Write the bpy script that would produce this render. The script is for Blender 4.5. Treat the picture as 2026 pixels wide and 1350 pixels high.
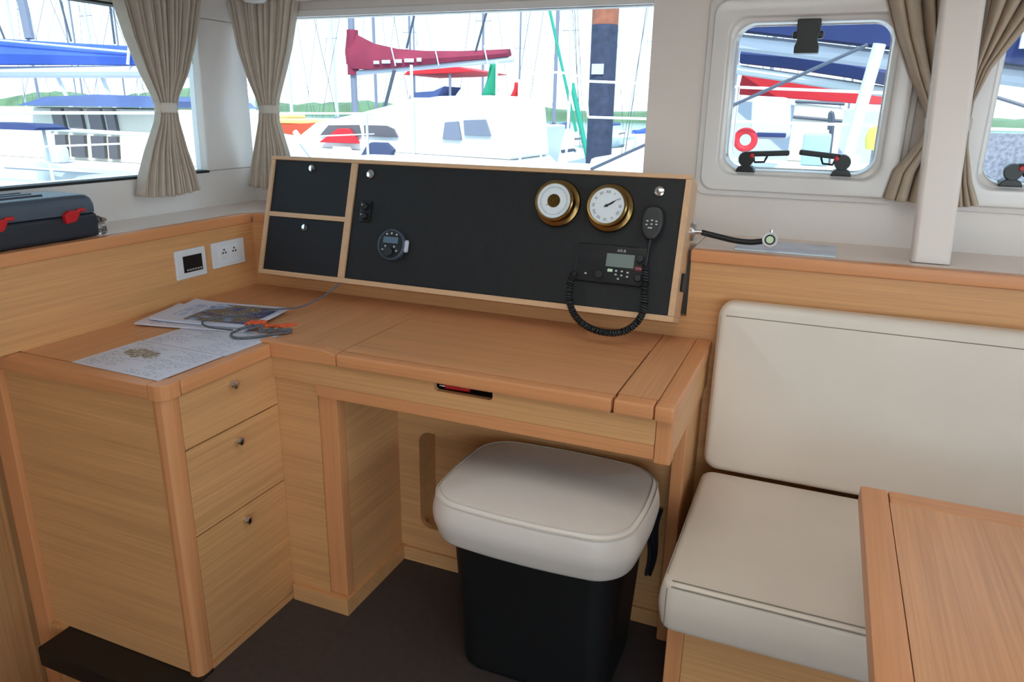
import bpy, bmesh, math, random
from mathutils import Vector, Matrix
R_ = math.radians
random.seed(7)
for o in list(bpy.data.objects):
    bpy.data.objects.remove(o)
S = bpy.context.scene
COL = S.collection

# ------------------------------------------------------------------ camera
cam_d = bpy.data.cameras.new('camera')
cam = bpy.data.objects.new('camera', cam_d)
COL.objects.link(cam)
S.camera = cam
YAW, PIT, ROL = -0.392026731, -0.303061392, 0.0163156657
fw = Vector((math.sin(YAW)*math.cos(PIT), math.cos(YAW)*math.cos(PIT), math.sin(PIT)))
rt = Vector((math.cos(YAW), -math.sin(YAW), 0))
up = rt.cross(fw)
r2 = rt*math.cos(ROL)+up*math.sin(ROL)
u2 = -rt*math.sin(ROL)+up*math.cos(ROL)
cam.matrix_world = Matrix(((r2.x, u2.x, -fw.x, 0), (r2.y, u2.y, -fw.y, 0), (r2.z, u2.z, -fw.z, 1.40), (0, 0, 0, 1)))
cam_d.sensor_fit = 'HORIZONTAL'
cam_d.sensor_width = 36.0
cam_d.lens = 36.0*1456.48/2026.0
cam_d.clip_start = 0.02
cam_d.clip_end = 2000

# ------------------------------------------------------------------ world, sun, exposure
W = bpy.data.worlds.new('sky')
S.world = W
W.use_nodes = True
nt = W.node_tree
bg = nt.nodes['Background']
tc = nt.nodes.new('ShaderNodeTexCoord')
sp = nt.nodes.new('ShaderNodeSeparateXYZ')
rp = nt.nodes.new('ShaderNodeValToRGB')
nt.links.new(tc.outputs['Generated'], sp.inputs[0])
nt.links.new(sp.outputs['Z'], rp.inputs['Fac'])
e = rp.color_ramp.elements
e[0].position = 0.0; e[0].color = (0.88, 0.97, 1.0, 1)
e[1].position = 0.6; e[1].color = (0.58, 0.77, 1.0, 1)
x = rp.color_ramp.elements.new(0.14); x.color = (0.66, 0.88, 1.0, 1)
nt.links.new(rp.outputs['Color'], bg.inputs['Color'])
bg.inputs['Strength'].default_value = 1.55

sun_d = bpy.data.lights.new('sun', 'SUN')
sun_d.energy = 3.6
sun_d.angle = R_(0.6)
sun_d.color = (1.0, 0.90, 0.76)
sun = bpy.data.objects.new('sun', sun_d)
COL.objects.link(sun)
sun.location = (6, -12, 20)
sun.rotation_euler = (R_(38), 0, R_(24))

S.view_settings.view_transform = 'Standard'
S.view_settings.look = 'None'
S.view_settings.gamma = 1.0
S.view_settings.use_curve_mapping = False
S.view_settings.exposure = 1.70

# ------------------------------------------------------------------ materials
def lin(c):
    return tuple(((v/255)/12.92 if v/255 <= 0.04045 else ((v/255+0.055)/1.055)**2.4) for v in c)+(1,)

def mat(name, rgb, rough=0.5, metal=0.0, bump=0.0, bscale=200.0, var=0.0, vscale=6.0, spec=0.5, emit=0.0, coat=0.0):
    m = bpy.data.materials.new(name); m.use_nodes = True
    n = m.node_tree; b = n.nodes['Principled BSDF']
    c = lin(rgb)
    b.inputs['Base Color'].default_value = c
    b.inputs['Roughness'].default_value = rough
    b.inputs['Metallic'].default_value = metal
    b.inputs['Specular IOR Level'].default_value = spec
    if coat: b.inputs['Coat Weight'].default_value = coat
    t = n.nodes.new('ShaderNodeTexCoord')
    if var > 0:
        no = n.nodes.new('ShaderNodeTexNoise'); no.inputs['Scale'].default_value = vscale; no.inputs['Detail'].default_value = 4
        n.links.new(t.outputs['Object'], no.inputs['Vector'])
        r = n.nodes.new('ShaderNodeValToRGB')
        r.color_ramp.elements[0].position = 0.3; r.color_ramp.elements[1].position = 0.7
        r.color_ramp.elements[0].color = tuple(v*(1-var) for v in c[:3])+(1,)
        r.color_ramp.elements[1].color = tuple(min(1, v*(1+var)) for v in c[:3])+(1,)
        n.links.new(no.outputs['Fac'], r.inputs['Fac']); n.links.new(r.outputs['Color'], b.inputs['Base Color'])
    if bump > 0:
        nb = n.nodes.new('ShaderNodeTexNoise'); nb.inputs['Scale'].default_value = bscale; nb.inputs['Detail'].default_value = 3
        n.links.new(t.outputs['Object'], nb.inputs['Vector'])
        bp = n.nodes.new('ShaderNodeBump'); bp.inputs['Strength'].default_value = bump; bp.inputs['Distance'].default_value = 0.002
        n.links.new(nb.outputs['Fac'], bp.inputs['Height']); n.links.new(bp.outputs['Normal'], b.inputs['Normal'])
    if emit:
        b.inputs['Emission Color'].default_value = c; b.inputs['Emission Strength'].default_value = emit
    return m

def wood(name, rgb, axis='x', rough=0.42, var=0.16, fine=150.0, long=2.2):
    m = bpy.data.materials.new(name); m.use_nodes = True
    n = m.node_tree; b = n.nodes['Principled BSDF']
    c = lin(rgb)
    t = n.nodes.new('ShaderNodeTexCoord'); mp = n.nodes.new('ShaderNodeMapping')
    s = {'x': (long, fine, fine), 'y': (fine, long, fine), 'z': (fine, fine, long)}[axis]
    mp.inputs['Scale'].default_value = s
    no = n.nodes.new('ShaderNodeTexNoise'); no.inputs['Scale'].default_value = 1.0; no.inputs['Detail'].default_value = 5; no.inputs['Roughness'].default_value = 0.65
    n.links.new(t.outputs['Object'], mp.inputs['Vector']); n.links.new(mp.outputs['Vector'], no.inputs['Vector'])
    # broad tone bands
    mp2 = n.nodes.new('ShaderNodeMapping'); mp2.inputs['Scale'].default_value = tuple(v*(0.16 if v == fine else 0.5) for v in s)
    no2 = n.nodes.new('ShaderNodeTexNoise'); no2.inputs['Scale'].default_value = 1.0; no2.inputs['Detail'].default_value = 2
    n.links.new(t.outputs['Object'], mp2.inputs['Vector']); n.links.new(mp2.outputs['Vector'], no2.inputs['Vector'])
    mx = n.nodes.new('ShaderNodeMath'); mx.operation = 'MULTIPLY_ADD'; mx.inputs[1].default_value = 0.32
    sc = n.nodes.new('ShaderNodeMath'); sc.operation = 'MULTIPLY'; sc.inputs[1].default_value = 0.68
    n.links.new(no.outputs['Fac'], sc.inputs[0])
    n.links.new(no2.outputs['Fac'], mx.inputs[0]); n.links.new(sc.outputs[0], mx.inputs[2])
    r = n.nodes.new('ShaderNodeValToRGB')
    r.color_ramp.elements[0].position = 0.34; r.color_ramp.elements[1].position = 0.64
    r.color_ramp.elements[0].color = (c[0]*(1-var), c[1]*(1-var*1.15), c[2]*(1-var*1.3), 1)
    r.color_ramp.elements[1].color = (min(1, c[0]*(1+var*.7)), min(1, c[1]*(1+var*.7)), min(1, c[2]*(1+var*.7)), 1)
    n.links.new(mx.outputs[0], r.inputs['Fac']); n.links.new(r.outputs['Color'], b.inputs['Base Color'])
    bp = n.nodes.new('ShaderNodeBump'); bp.inputs['Strength'].default_value = 0.12; bp.inputs['Distance'].default_value = 0.001
    n.links.new(no.outputs['Fac'], bp.inputs['Height']); n.links.new(bp.outputs['Normal'], b.inputs['Normal'])
    b.inputs['Roughness'].default_value = rough
    return m

def glass(name, tint=(206, 211, 211)):  # tint put in to dim the bright view outside
    m = bpy.data.materials.new(name); m.use_nodes = True
    n = m.node_tree; n.nodes.remove(n.nodes['Principled BSDF'])
    out = n.nodes['Material Output']
    tr = n.nodes.new('ShaderNodeBsdfTransparent'); tr.inputs['Color'].default_value = lin(tint)
    gl = n.nodes.new('ShaderNodeBsdfGlossy'); gl.inputs['Roughness'].default_value = 0.03
    fr = n.nodes.new('ShaderNodeFresnel'); fr.inputs['IOR'].default_value = 1.25
    mx = n.nodes.new('ShaderNodeMixShader')
    n.links.new(fr.outputs[0], mx.inputs[0]); n.links.new(tr.outputs[0], mx.inputs[1]); n.links.new(gl.outputs[0], mx.inputs[2])
    n.links.new(mx.outputs[0], out.inputs['Surface'])
    return m

OAK = (216, 160, 107)
BEECH = (218, 148, 98)
def frosted(name, rgb):
    m = bpy.data.materials.new(name); m.use_nodes = True
    n = m.node_tree; n.nodes.remove(n.nodes['Principled BSDF'])
    a = n.nodes.new('ShaderNodeBsdfTranslucent'); a.inputs['Color'].default_value = lin(rgb)
    d = n.nodes.new('ShaderNodeBsdfDiffuse'); d.inputs['Color'].default_value = lin(rgb)
    x = n.nodes.new('ShaderNodeMixShader'); x.inputs[0].default_value = 0.25
    n.links.new(a.outputs[0], x.inputs[1]); n.links.new(d.outputs[0], x.inputs[2]); n.links.new(x.outputs[0], n.nodes['Material Output'].inputs['Surface'])
    return m
M = {
 'frosted': frosted('frosted', (244, 240, 232)),  # translucent sheet of the added overhead hatch
 'oak_x': wood('oak_x', OAK, 'x'), 'oak_y': wood('oak_y', OAK, 'y'), 'oak_z': wood('oak_z', OAK, 'z'),
 'top_x': wood('top_x', (220, 157, 110), 'x', 0.34), 'top_y': wood('top_y', (220, 157, 110), 'y', 0.36),
 'beech_x': wood('beech_x', BEECH, 'x', 0.36, 0.10), 'beech_y': wood('beech_y', BEECH, 'y', 0.36, 0.10), 'beech_z': wood('beech_z', BEECH, 'z', 0.36, 0.10),
 'pale_x': wood('pale_x', (214, 172, 134), 'x', 0.4, 0.08), 'pale_z': wood('pale_z', (214, 172, 134), 'z', 0.4, 0.08),
 'black_panel': wood('black_panel', (20, 20, 24), 'z', 0.62, 0.45, 260.0, 6.0),
 'door_black': wood('door_black', (19, 20, 27), 'x', 0.62, 0.3, 260.0, 6.0),
 'white_wall': mat('white_wall', (232, 220, 213), 0.32, var=0.015, vscale=3),
 'white_gloss': mat('white_gloss', (234, 228, 225), 0.14),
 'white_shelf': mat('white_shelf', (238, 216, 202), 0.22),
 'ceiling': mat('ceiling', (222, 218, 212), 0.6, bump=0.05),
 'floor': mat('floor', (66, 56, 54), 0.75, bump=0.15, bscale=350, var=0.12, vscale=40),
 'dark': mat('dark', (20, 18, 18), 0.7),
 'gap_shade': mat('gap_shade', (38, 24, 14), 0.8),  # dark brown puts shade into the finger slot and behind the drawers
 'leather': mat('leather', (232, 216, 201), 0.42, bump=0.35, bscale=9, var=0.02, vscale=8),
 'leather_stool': mat('leather_stool', (230, 217, 208), 0.36, bump=0.06, bscale=400),
 'stitch': mat('stitch', (146, 134, 118), 0.8),
 'stitch_light': mat('stitch_light', (214, 202, 190), 0.8),
 'stool_black': mat('stool_black', (12, 12, 14), 0.5, bump=0.03),
 'chrome': mat('chrome', (225, 222, 220), 0.12, 1.0),
 'steel': mat('steel', (190, 188, 186), 0.28, 1.0),
 'brass': mat('brass', (150, 122, 76), 0.26, 1.0),
 'brass_dark': mat('brass_dark', (120, 92, 50), 0.3, 1.0),
 'face_white': mat('face_white', (226, 232, 238), 0.4),
 'ink': mat('ink', (36, 36, 44), 0.6),
 'ink_soft': mat('ink_soft', (120, 124, 132), 0.6),
 'black_plastic': mat('black_plastic', (22, 22, 25), 0.38),
 'dark_plastic': mat('dark_plastic', (36, 36, 40), 0.45),
 'rubber': mat('rubber', (18, 17, 18), 0.55),
 'lcd': mat('lcd', (122, 132, 130), 0.25),
 'lcd_blue': mat('lcd_blue', (84, 104, 122), 0.25, emit=0.05),
 'mark': mat('mark', (196, 196, 196), 0.5),
 'mark_green': mat('mark_green', (206, 226, 190), 0.5),
 'mark_red': mat('mark_red', (120, 34, 38), 0.5),
 'red_plastic': mat('red_plastic', (200, 34, 40), 0.35),
 'socket_white': mat('socket_white', (226, 226, 230), 0.3),
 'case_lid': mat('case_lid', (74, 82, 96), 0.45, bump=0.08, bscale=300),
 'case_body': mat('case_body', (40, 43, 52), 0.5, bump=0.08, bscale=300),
 'curtain': mat('curtain', (204, 189, 174), 0.85, bump=0.15, bscale=500, var=0.05, vscale=30),
 'curtain_warm': mat('curtain_warm', (198, 180, 160), 0.85, bump=0.15, bscale=500, var=0.05, vscale=30),
 'tieback': mat('tieback', (216, 206, 194), 0.8),
 'glass': glass('glass'),
 'gasket': mat('gasket', (30, 30, 34), 0.6),
 'orange': mat('orange', (214, 88, 44), 0.7),
 'grey_cord': mat('grey_cord', (92, 92, 100), 0.6),
 'light_cord': mat('light_cord', (150, 134, 116), 0.6),
 'cloth_dark': mat('cloth_dark', (40, 34, 44), 0.8),
 # outdoors
 'water': mat('water', (96, 128, 140), 0.12, bump=0.5, bscale=3),
 'gelcoat': mat('gelcoat', (226, 228, 230), 0.25),
 'gel_cream': mat('gel_cream', (226, 218, 206), 0.35),
 'gel_grey': mat('gel_grey', (196, 200, 214), 0.4),
 'cover_blue': mat('cover_blue', (58, 92, 190), 0.8, var=0.12, vscale=2),
 'cover_navy': mat('cover_navy', (38, 52, 104), 0.8, var=0.15, vscale=2),
 'cover_slate': mat('cover_slate', (70, 88, 140), 0.8, var=0.1, vscale=2),
 'cover_red': mat('cover_red', (132, 40, 68), 0.8, var=0.2, vscale=1.5),
 'bright_red': mat('bright_red', (200, 36, 50), 0.6),
 'hull_orange': mat('hull_orange', (206, 84, 56), 0.5),
 'cream_top': mat('cream_top', (240, 206, 140), 0.5),
 'alu': mat('alu', (124, 130, 152), 0.5, 0.1),
 'alu_dark': mat('alu_dark', (70, 78, 96), 0.5),
 'window_dark': mat('window_dark', (56, 62, 82), 0.15),
 'window_brown': mat('window_brown', (92, 88, 98), 0.15),
 'rope_green': mat('rope_green', (40, 150, 130), 0.7),
 'flag_green': mat('flag_green', (30, 140, 110), 0.8),
 'pile': mat('pile', (58, 66, 92), 0.8, var=0.25, vscale=12),
 'pile_top': mat('pile_top', (158, 98, 78), 0.8, var=0.2, vscale=10),
 'hill': mat('hill', (92, 120, 92), 0.95, var=0.3, vscale=0.08),
 'yellow': mat('yellow', (214, 200, 90), 0.6),
 'mesh_grey': mat('mesh_grey', (120, 124, 140), 0.8, var=0.4, vscale=60),
 'fender': mat('fender', (62, 72, 108), 0.6),
}

# ------------------------------------------------------------------ geometry helpers
class MB:
    """collects shapes into one mesh"""
    def __init__(s, T=None):
        s.bm = bmesh.new(); s.T = T
    def _in(s, b, T=None):
        me = bpy.data.meshes.new('t')
        if T is not None: bmesh.ops.transform(b, matrix=T, verts=b.verts)
        if s.T is not None: bmesh.ops.transform(b, matrix=s.T, verts=b.verts)
        b.to_mesh(me); b.free(); s.bm.from_mesh(me); bpy.data.meshes.remove(me)
        return s
    def box(s, x0, x1, y0, y1, z0, z1, bev=0.0, seg=2, T=None):
        b = bmesh.new(); bmesh.ops.create_cube(b, size=1)
        for v in b.verts:
            v.co = Vector(((x0+x1)/2+v.co.x*(x1-x0), (y0+y1)/2+v.co.y*(y1-y0), (z0+z1)/2+v.co.z*(z1-z0)))
        if bev > 0:
            bmesh.ops.bevel(b, geom=list(b.edges), offset=bev, segments=seg, profile=0.5, affect='EDGES')
        return s._in(b, T)
    def prism(s, pts, axis, a0, a1, bev=0.0, T=None):
        """polygon pts (2D) extruded along axis; 'y': pts=(x,z); 'x': pts=(y,z); 'z': pts=(x,y)"""
        b = bmesh.new()
        def P(p, a):
            return {'y': (p[0], a, p[1]), 'x': (a, p[0], p[1]), 'z': (p[0], p[1], a)}[axis]
        v0 = [b.verts.new(P(p, a0)) for p in pts]; v1 = [b.verts.new(P(p, a1)) for p in pts]
        n = len(pts)
        b.faces.new(v0); b.faces.new(list(reversed(v1)))
        for i in range(n): b.faces.new((v0[i], v1[i], v1[(i+1) % n], v0[(i+1) % n]))
        bmesh.ops.recalc_face_normals(b, faces=b.faces)
        if bev > 0:
            bmesh.ops.bevel(b, geom=list(b.edges), offset=bev, segments=2, profile=0.5, affect='EDGES')
        return s._in(b, T)
    def tube(s, pts, r, n=8, caps=True, T=None, closed=False):
        b = bmesh.new(); pts = [Vector(p) for p in pts]; N = len(pts); rings = []
        prev = None
        for i, p in enumerate(pts):
            if closed: t = (pts[(i+1) % N]-pts[i-1]).normalized()
            else: t = (pts[min(i+1, N-1)]-pts[max(i-1, 0)]).normalized()
            if prev is None:
                a = Vector((0, 0, 1)) if abs(t.z) < 0.9 else Vector((1, 0, 0))
                u = t.cross(a).normalized()
            else:
                u = (prev-t*prev.dot(t)).normalized()
            prev = u; w = t.cross(u)
            rr = r[i] if isinstance(r, (list, tuple)) else r
            rings.append([b.verts.new(p+(u*math.cos(2*math.pi*k/n)+w*math.sin(2*math.pi*k/n))*rr) for k in range(n)])
        for i in range(N if closed else N-1):
            A, B = rings[i], rings[(i+1) % N]
            for k in range(n): b.faces.new((A[k], A[(k+1) % n], B[(k+1) % n], B[k]))
        if caps and not closed:
            b.faces.new(list(reversed(rings[0]))); b.faces.new(rings[-1])
        bmesh.ops.recalc_face_normals(b, faces=b.faces)
        return s._in(b, T)
    def lathe(s, prof, n=32, T=None):
        """prof: list of (r, h) about the z axis; closed at both ends"""
        b = bmesh.new(); rings = []
        for r, h in prof:
            rings.append([b.verts.new((r*math.cos(2*math.pi*k/n), r*math.sin(2*math.pi*k/n), h)) for k in range(n)] if r > 1e-6 else [b.verts.new((0, 0, h))])
        for A, B in zip(rings, rings[1:]):
            for k in range(n):
                if len(A) == 1 and len(B) == 1: continue
                if len(A) == 1: b.faces.new((A[0], B[k], B[(k+1) % n]))
                elif len(B) == 1: b.faces.new((A[k], A[(k+1) % n], B[0]))
                else: b.faces.new((A[k], A[(k+1) % n], B[(k+1) % n], B[k]))
        if len(rings[0]) > 1: b.faces.new(list(reversed(rings[0])))
        if len(rings[-1]) > 1: b.faces.new(rings[-1])
        bmesh.ops.recalc_face_normals(b, faces=b.faces)
        return s._in(b, T)
    def loft(s, rings, caps=True, T=None):
        b = bmesh.new(); R = [[b.verts.new(p) for p in r] for r in rings]
        n = len(R[0])
        for A, B in zip(R, R[1:]):
            for k in range(n): b.faces.new((A[k], A[(k+1) % n], B[(k+1) % n], B[k]))
        if caps:
            b.faces.new(list(reversed(R[0]))); b.faces.new(R[-1])
        bmesh.ops.recalc_face_normals(b, faces=b.faces)
        return s._in(b, T)
    def plate(s, outer, inner, axis, a0, a1):
        """flat plate with a hole: outer and inner loops of equal length"""
        b = bmesh.new(); n = len(outer)
        def P(p, a):
            return {'y': (p[0], a, p[1]), 'x': (a, p[0], p[1]), 'z': (p[0], p[1], a)}[axis]
        L = [[b.verts.new(P(p, a)) for p in loop] for loop, a in ((outer, a0), (inner, a0), (inner, a1), (outer, a1))]
        for A, B in zip(L, L[1:]+L[:1]):
            for k in range(n): b.faces.new((A[k], A[(k+1) % n], B[(k+1) % n], B[k]))
        bmesh.ops.recalc_face_normals(b, faces=b.faces)
        return s._in(b)
    def grid(s, f, nu, nv):
        b = bmesh.new()
        V = [[b.verts.new(f(i/nu, j/nv)) for i in range(nu+1)] for j in range(nv+1)]
        for j in range(nv):
            for i in range(nu): b.faces.new((V[j][i], V[j][i+1], V[j+1][i+1], V[j+1][i]))
        return s._in(b)
    def text(s, body, size, T):
        cu = bpy.data.curves.new('t', 'FONT'); cu.body = body; cu.size = size; cu.align_x = 'CENTER'; cu.align_y = 'CENTER'; cu.extrude = 0.0002
        o = bpy.data.objects.new('t', cu); me = bpy.data.meshes.new_from_object(o)
        b = bmesh.new(); b.from_mesh(me)
        bpy.data.objects.remove(o); bpy.data.curves.remove(cu); bpy.data.meshes.remove(me)
        return s._in(b, T)
    def build(s, name, m, parent=None, smooth=True, ang=35):
        me = bpy.data.meshes.new(name); s.bm.to_mesh(me); s.bm.free()
        if smooth:
            for p in me.polygons: p.use_smooth = True
            me.set_sharp_from_angle(angle=R_(ang))
        me.materials.append(M[m] if isinstance(m, str) else m)
        o = bpy.data.objects.new(name, me); COL.objects.link(o)
        if smooth and len(me.polygons) < 4000:
            wn = o.modifiers.new('normals', 'WEIGHTED_NORMAL'); wn.keep_sharp = True
        if parent is not None: attach(o, parent)
        return o

def world_loc(o):
    v = Vector((0, 0, 0))
    while o is not None:
        v += o.location + o.matrix_parent_inverse.translation; o = o.parent
    return v
def attach(o, parent):
    o.parent = parent
    o.matrix_parent_inverse = Matrix.Translation(-world_loc(parent))
def tag(o, label, cat=None, group=None, kind=None):
    o['label'] = label
    if cat: o['category'] = cat
    if group: o['group'] = group
    if kind: o['kind'] = kind
    return o
def thing(name, loc, label, cat, group=None):
    o = bpy.data.objects.new(name, None); COL.objects.link(o); o.location = loc; o.empty_display_size = 0.05
    return tag(o, label, cat, group)
def struct(o, label):
    o['kind'] = 'structure'; o['label'] = label
    return o
def sbox(name, m, parent, *a, bev=0.0, **k):
    return MB().box(*a, bev=bev, **k).build(name, m, parent)
def rrect(x0, x1, y0, y1, r, n=6, closed=False):
    """rounded rectangle loop, counter-clockwise, 4*(n+1) points"""
    out = []
    for cx, cy, a in ((x1-r, y0+r, -90), (x1-r, y1-r, 0), (x0+r, y1-r, 90), (x0+r, y0+r, 180)):
        for k in range(n+1):
            t = R_(a+90*k/n); out.append((cx+r*math.cos(t), cy+r*math.sin(t)))
    return out
def dense(L, step=0.02):
    out = []
    for p, q in zip(L, L[1:]+L[:1]):
        d = math.hypot(q[0]-p[0], q[1]-p[1]); k = max(1, int(d/step))
        for i in range(k): out.append((p[0]+(q[0]-p[0])*i/k, p[1]+(q[1]-p[1])*i/k))
    return out
def rect_like(x0, x1, y0, y1, n=6):
    """rectangle loop with as many points as rrect: corner points collapsed along the edges"""
    out = []
    for (cx, cy), d0, d1 in (((x1, y0), (-1, 0), (0, 1)), ((x1, y1), (0, -1), (-1, 0)), ((x0, y1), (1, 0), (0, -1)), ((x0, y0), (0, 1), (1, 0))):
        for k in range(n+1):
            t = k/n-0.5; L = 0.02
            if t < 0: out.append((cx+d0[0]*L*-t*2, cy+d0[1]*L*-t*2))
            else: out.append((cx+d1[0]*L*t*2, cy+d1[1]*L*t*2))
    return out
def smooth_path(pts, n=8):
    """Catmull-Rom through pts"""
    P = [Vector(p) for p in pts]; out = []
    for i in range(len(P)-1):
        a = P[max(i-1, 0)]; b = P[i]; c = P[i+1]; d = P[min(i+2, len(P)-1)]
        for k in range(n):
            t = k/n
            out.append(0.5*((2*b)+(c-a)*t+(2*a-5*b+4*c-d)*t*t+(3*b-a-3*c+d)*t**3))
    out.append(P[-1])
    return out
def axis_T(p, d, spin=0.0):
    """matrix that puts local z along d at p"""
    d = Vector(d).normalized(); q = Vector((0, 0, 1)).rotation_difference(d)
    return Matrix.Translation(Vector(p)) @ q.to_matrix().to_4x4() @ Matrix.Rotation(spin, 4, 'Z')
def bowed(L, cx, cy, hx, hy, bow):
    out = []
    for x, y in L:
        u, v = (x-cx)/hx, (y-cy)/hy
        out.append((x+bow*u*max(0, 1-v*v), y+bow*v*max(0, 1-u*u)))
    return out
def cushion(mb, x0, x1, y0, y1, z0, z1, rc, re, bulge, side=0.0, n=10, T=None, bottom_in=0.0, bow=0.0):
    """upholstered pad: rounded plan, rounded edges, domed top"""
    cx, cy = (x0+x1)/2, (y0+y1)/2; hx, hy = (x1-x0)/2, (y1-y0)/2
    def ring(ins, z):
        ax, ay = hx-ins, hy-ins; r = max(0.004, rc-ins)
        L = rrect(cx-ax, cx+ax, cy-ay, cy+ay, min(r, ax*.98, ay*.98), n)
        if bow:
            D = []
            for i_, (p, q) in enumerate(zip(L, L[1:]+L[:1])):
                D.append(p)
                if i_ % (n+1) == n: D += [(p[0]+(q[0]-p[0])*k/12, p[1]+(q[1]-p[1])*k/12) for k in range(1, 12)]
            L = D
        if bow: L = bowed(L, cx, cy, ax, ay, bow*min(1, min(ax, ay)/min(hx, hy)))
        return L, z
    rings = []
    def add(ins, z): rings.append(ring(ins, z))
    for k in range(5):
        t = R_(90*k/4); add(re*(1-math.sin(t))+bottom_in, z0+re*(1-math.cos(t)))
    for k in range(1, 4):
        t = k/4; add(bottom_in*(1-t)-side*math.sin(math.pi*t), z0+re+(z1-z0-2*re)*t)
    for k in range(6):
        t = R_(90*k/5); add(re*(1-math.cos(t)), z1-re+re*math.sin(t))
    m = min(hx, hy)
    for k in range(1, 9):
        t = k/8.5; add(re+(m-re)*t, z1+bulge*(1-(1-t)**2))
    mb.loft([[(p[0], p[1], z) for p in L] for L, z in rings], T=T)
# ================================================================== THE ROOM
XL, YB = -1.82, 2.02          # wood linings
XW, YW = -2.06, 2.33          # white window walls
ZS = 1.05                     # window ledge
CEIL = 1.96

m = MB()
m.box(-1.30, 2.7, -2.7, 2.06, -0.04, 0.0); m.box(-1.345, -1.30, 1.16, 2.06, -0.04, 0.0)
struct(m.build('floor', 'floor'), 'dark brown-grey saloon floor')
m = MB()      # ceiling with an opening for an unseen overhead hatch added to light the room
SK = ((-0.75, 0.15),); SY = (0.35, 1.30)
m.box(-2.2, 2.8, -2.8, SY[0], CEIL, CEIL+0.06); m.box(-2.2, 2.8, SY[1], 2.5, CEIL, CEIL+0.06)
for a, b in ((-2.2, SK[0][0]), (SK[0][1], 2.8)): m.box(a, b, SY[0], SY[1], CEIL, CEIL+0.06)
struct(m.build('ceiling', 'ceiling'), 'off-white cabin ceiling')
for k, (a, b) in enumerate(SK):
    w = MB().box(a, b, SY[0], SY[1], CEIL+0.02, CEIL+0.03).build('window_%d' % (5+k), 'frosted'); struct(w, 'added frosted ceiling hatch, out of view, lighting the desk and seats')
    m = MB(); m.plate(rect_like(a-0.03, b+0.03, SY[0]-0.03, SY[1]+0.03), rrect(a+0.01, b-0.01, SY[0]+0.01, SY[1]-0.01, 0.04), 'z', CEIL-0.012, CEIL-0.0005); m.build('frame', 'white_gloss', w)

# left wall with the long window opening
m = MB()
m.box(XW-0.06, XW, -2.7, YW, -1.2, 1.175)
m.box(XW-0.06, XW, -2.7, YW, 1.69, CEIL)
m.box(XW-0.06, XW, -2.7, 0.5, 1.175, 1.69)
m.prism([(2.088, 1.175), (YW, 1.175), (YW, 1.69), (2.105, 1.69)], 'x', XW-0.06, XW, bev=0.006)
struct(m.build('wall_left', 'white_gloss'), 'glossy white left cabin wall with the corner post')

# front wall: big window opening and two hatch openings with rounded corners
m = MB()
m.box(XW-0.06, -0.53, YW, YW+0.06, 0.0, 1.165)
m.box(XW-0.06, -0.53, YW, YW+0.06, 1.705, CEIL)
H1 = (-0.290, 0.122, 1.243, 1.648)
H2 = (0.378, 0.790, 1.235, 1.640)
m.box(-0.53, -0.38, YW, YW+0.06, 0.0, CEIL)
m.box(-0.38, 2.7, YW, YW+0.06, 0.0, 1.17)
m.box(-0.38, 2.7, YW, YW+0.06, 1.72, CEIL)
m.box(0.87, 2.7, YW, YW+0.06, 1.17, 1.72)
for h, cell in ((H1, (-0.38, 0.25)), (H2, (0.25, 0.87))):
    m.plate(rect_like(cell[0], cell[1], 1.17, 1.72), rrect(*h, 0.05), 'y', YW, YW+0.06)
struct(m.build('wall_front', 'white_wall'), 'off-white cabin wall with the wide window and two opening hatches')

# right wall with a band of window openings, rear wall with the cockpit doorway (behind the camera)
m = MB()
m.box(2.7, 2.76, -2.7, YW+0.06, 0.0, 1.12); m.box(2.7, 2.76, -2.7, YW+0.06, 1.80, CEIL)
m.box(2.7, 2.76, -2.7, -2.5, 1.12, 1.80); m.box(2.7, 2.76, 1.9, YW+0.06, 1.12, 1.80)
struct(m.build('wall_right', 'white_wall'), 'off-white right cabin wall')
m = MB()
m.box(-2.12, 0.2, -2.76, -2.7, -1.2, CEIL); m.box(2.5, 2.76, -2.76, -2.7, 0.0, CEIL); m.box(0.2, 2.5, -2.76, -2.7, 1.88, CEIL)
struct(m.build('wall_rear', 'white_wall'), 'off-white rear cabin wall with an open doorway')

# lower linings of pale oak
m = MB(); m.box(XL-0.02, XL, 1.156, YB+0.02, 0.70, 1.018); m.box(XL-0.02, XL, 0.5, 1.156, 0.8012, 1.018)
struct(m.build('trim_1', 'oak_y'), 'oak lining panel between the worktop and the left window ledge')
m = MB(); m.box(-1.82, -0.31, YB, YB+0.02, 0.70, 0.86); m.box(-1.82, -1.70, YB, YB+0.02, 0.86, 1.018)
m.box(-0.31, 2.0, YB, YB+0.02, 0.0, 1.018)
struct(m.build('trim_2', 'oak_x'), 'oak lining panel below the front window ledge')

# ledges
t = thing('window_ledge', (-1.94, 1.2, ZS-0.02), 'white-topped ledge with beech nosing under the left window', 'ledge')
sbox('ledge_top', 'white_shelf', t, XW, XL-0.01, -0.4, YW, ZS-0.022, ZS-0.002)
m = MB().box(XL-0.028, XL+0.006, -0.4, YB-0.006, ZS-0.034, ZS, bev=0.005); m.build('nosing', 'beech_y', t)
t = thing('window_ledge', (0.5, 2.2, ZS-0.02), 'white-topped ledge with beech nosing under the hatches', 'ledge')
sbox('ledge_top', 'white_shelf', t, -0.31, 2.2, YB+0.03, YW, ZS-0.022, ZS-0.002)
MB().box(-0.312, 2.2, YB-0.008, YB+0.03, ZS-0.034, ZS, bev=0.005).build('nosing', 'beech_x', t)
t = thing('window_ledge', (-1.76, 2.2, ZS-0.02), 'short corner ledge with beech nosing left of the instrument box', 'ledge')
sbox('ledge_top', 'white_shelf', t, XL-0.008, -0.312, 2.125, YW, ZS-0.022, ZS-0.002)
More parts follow.
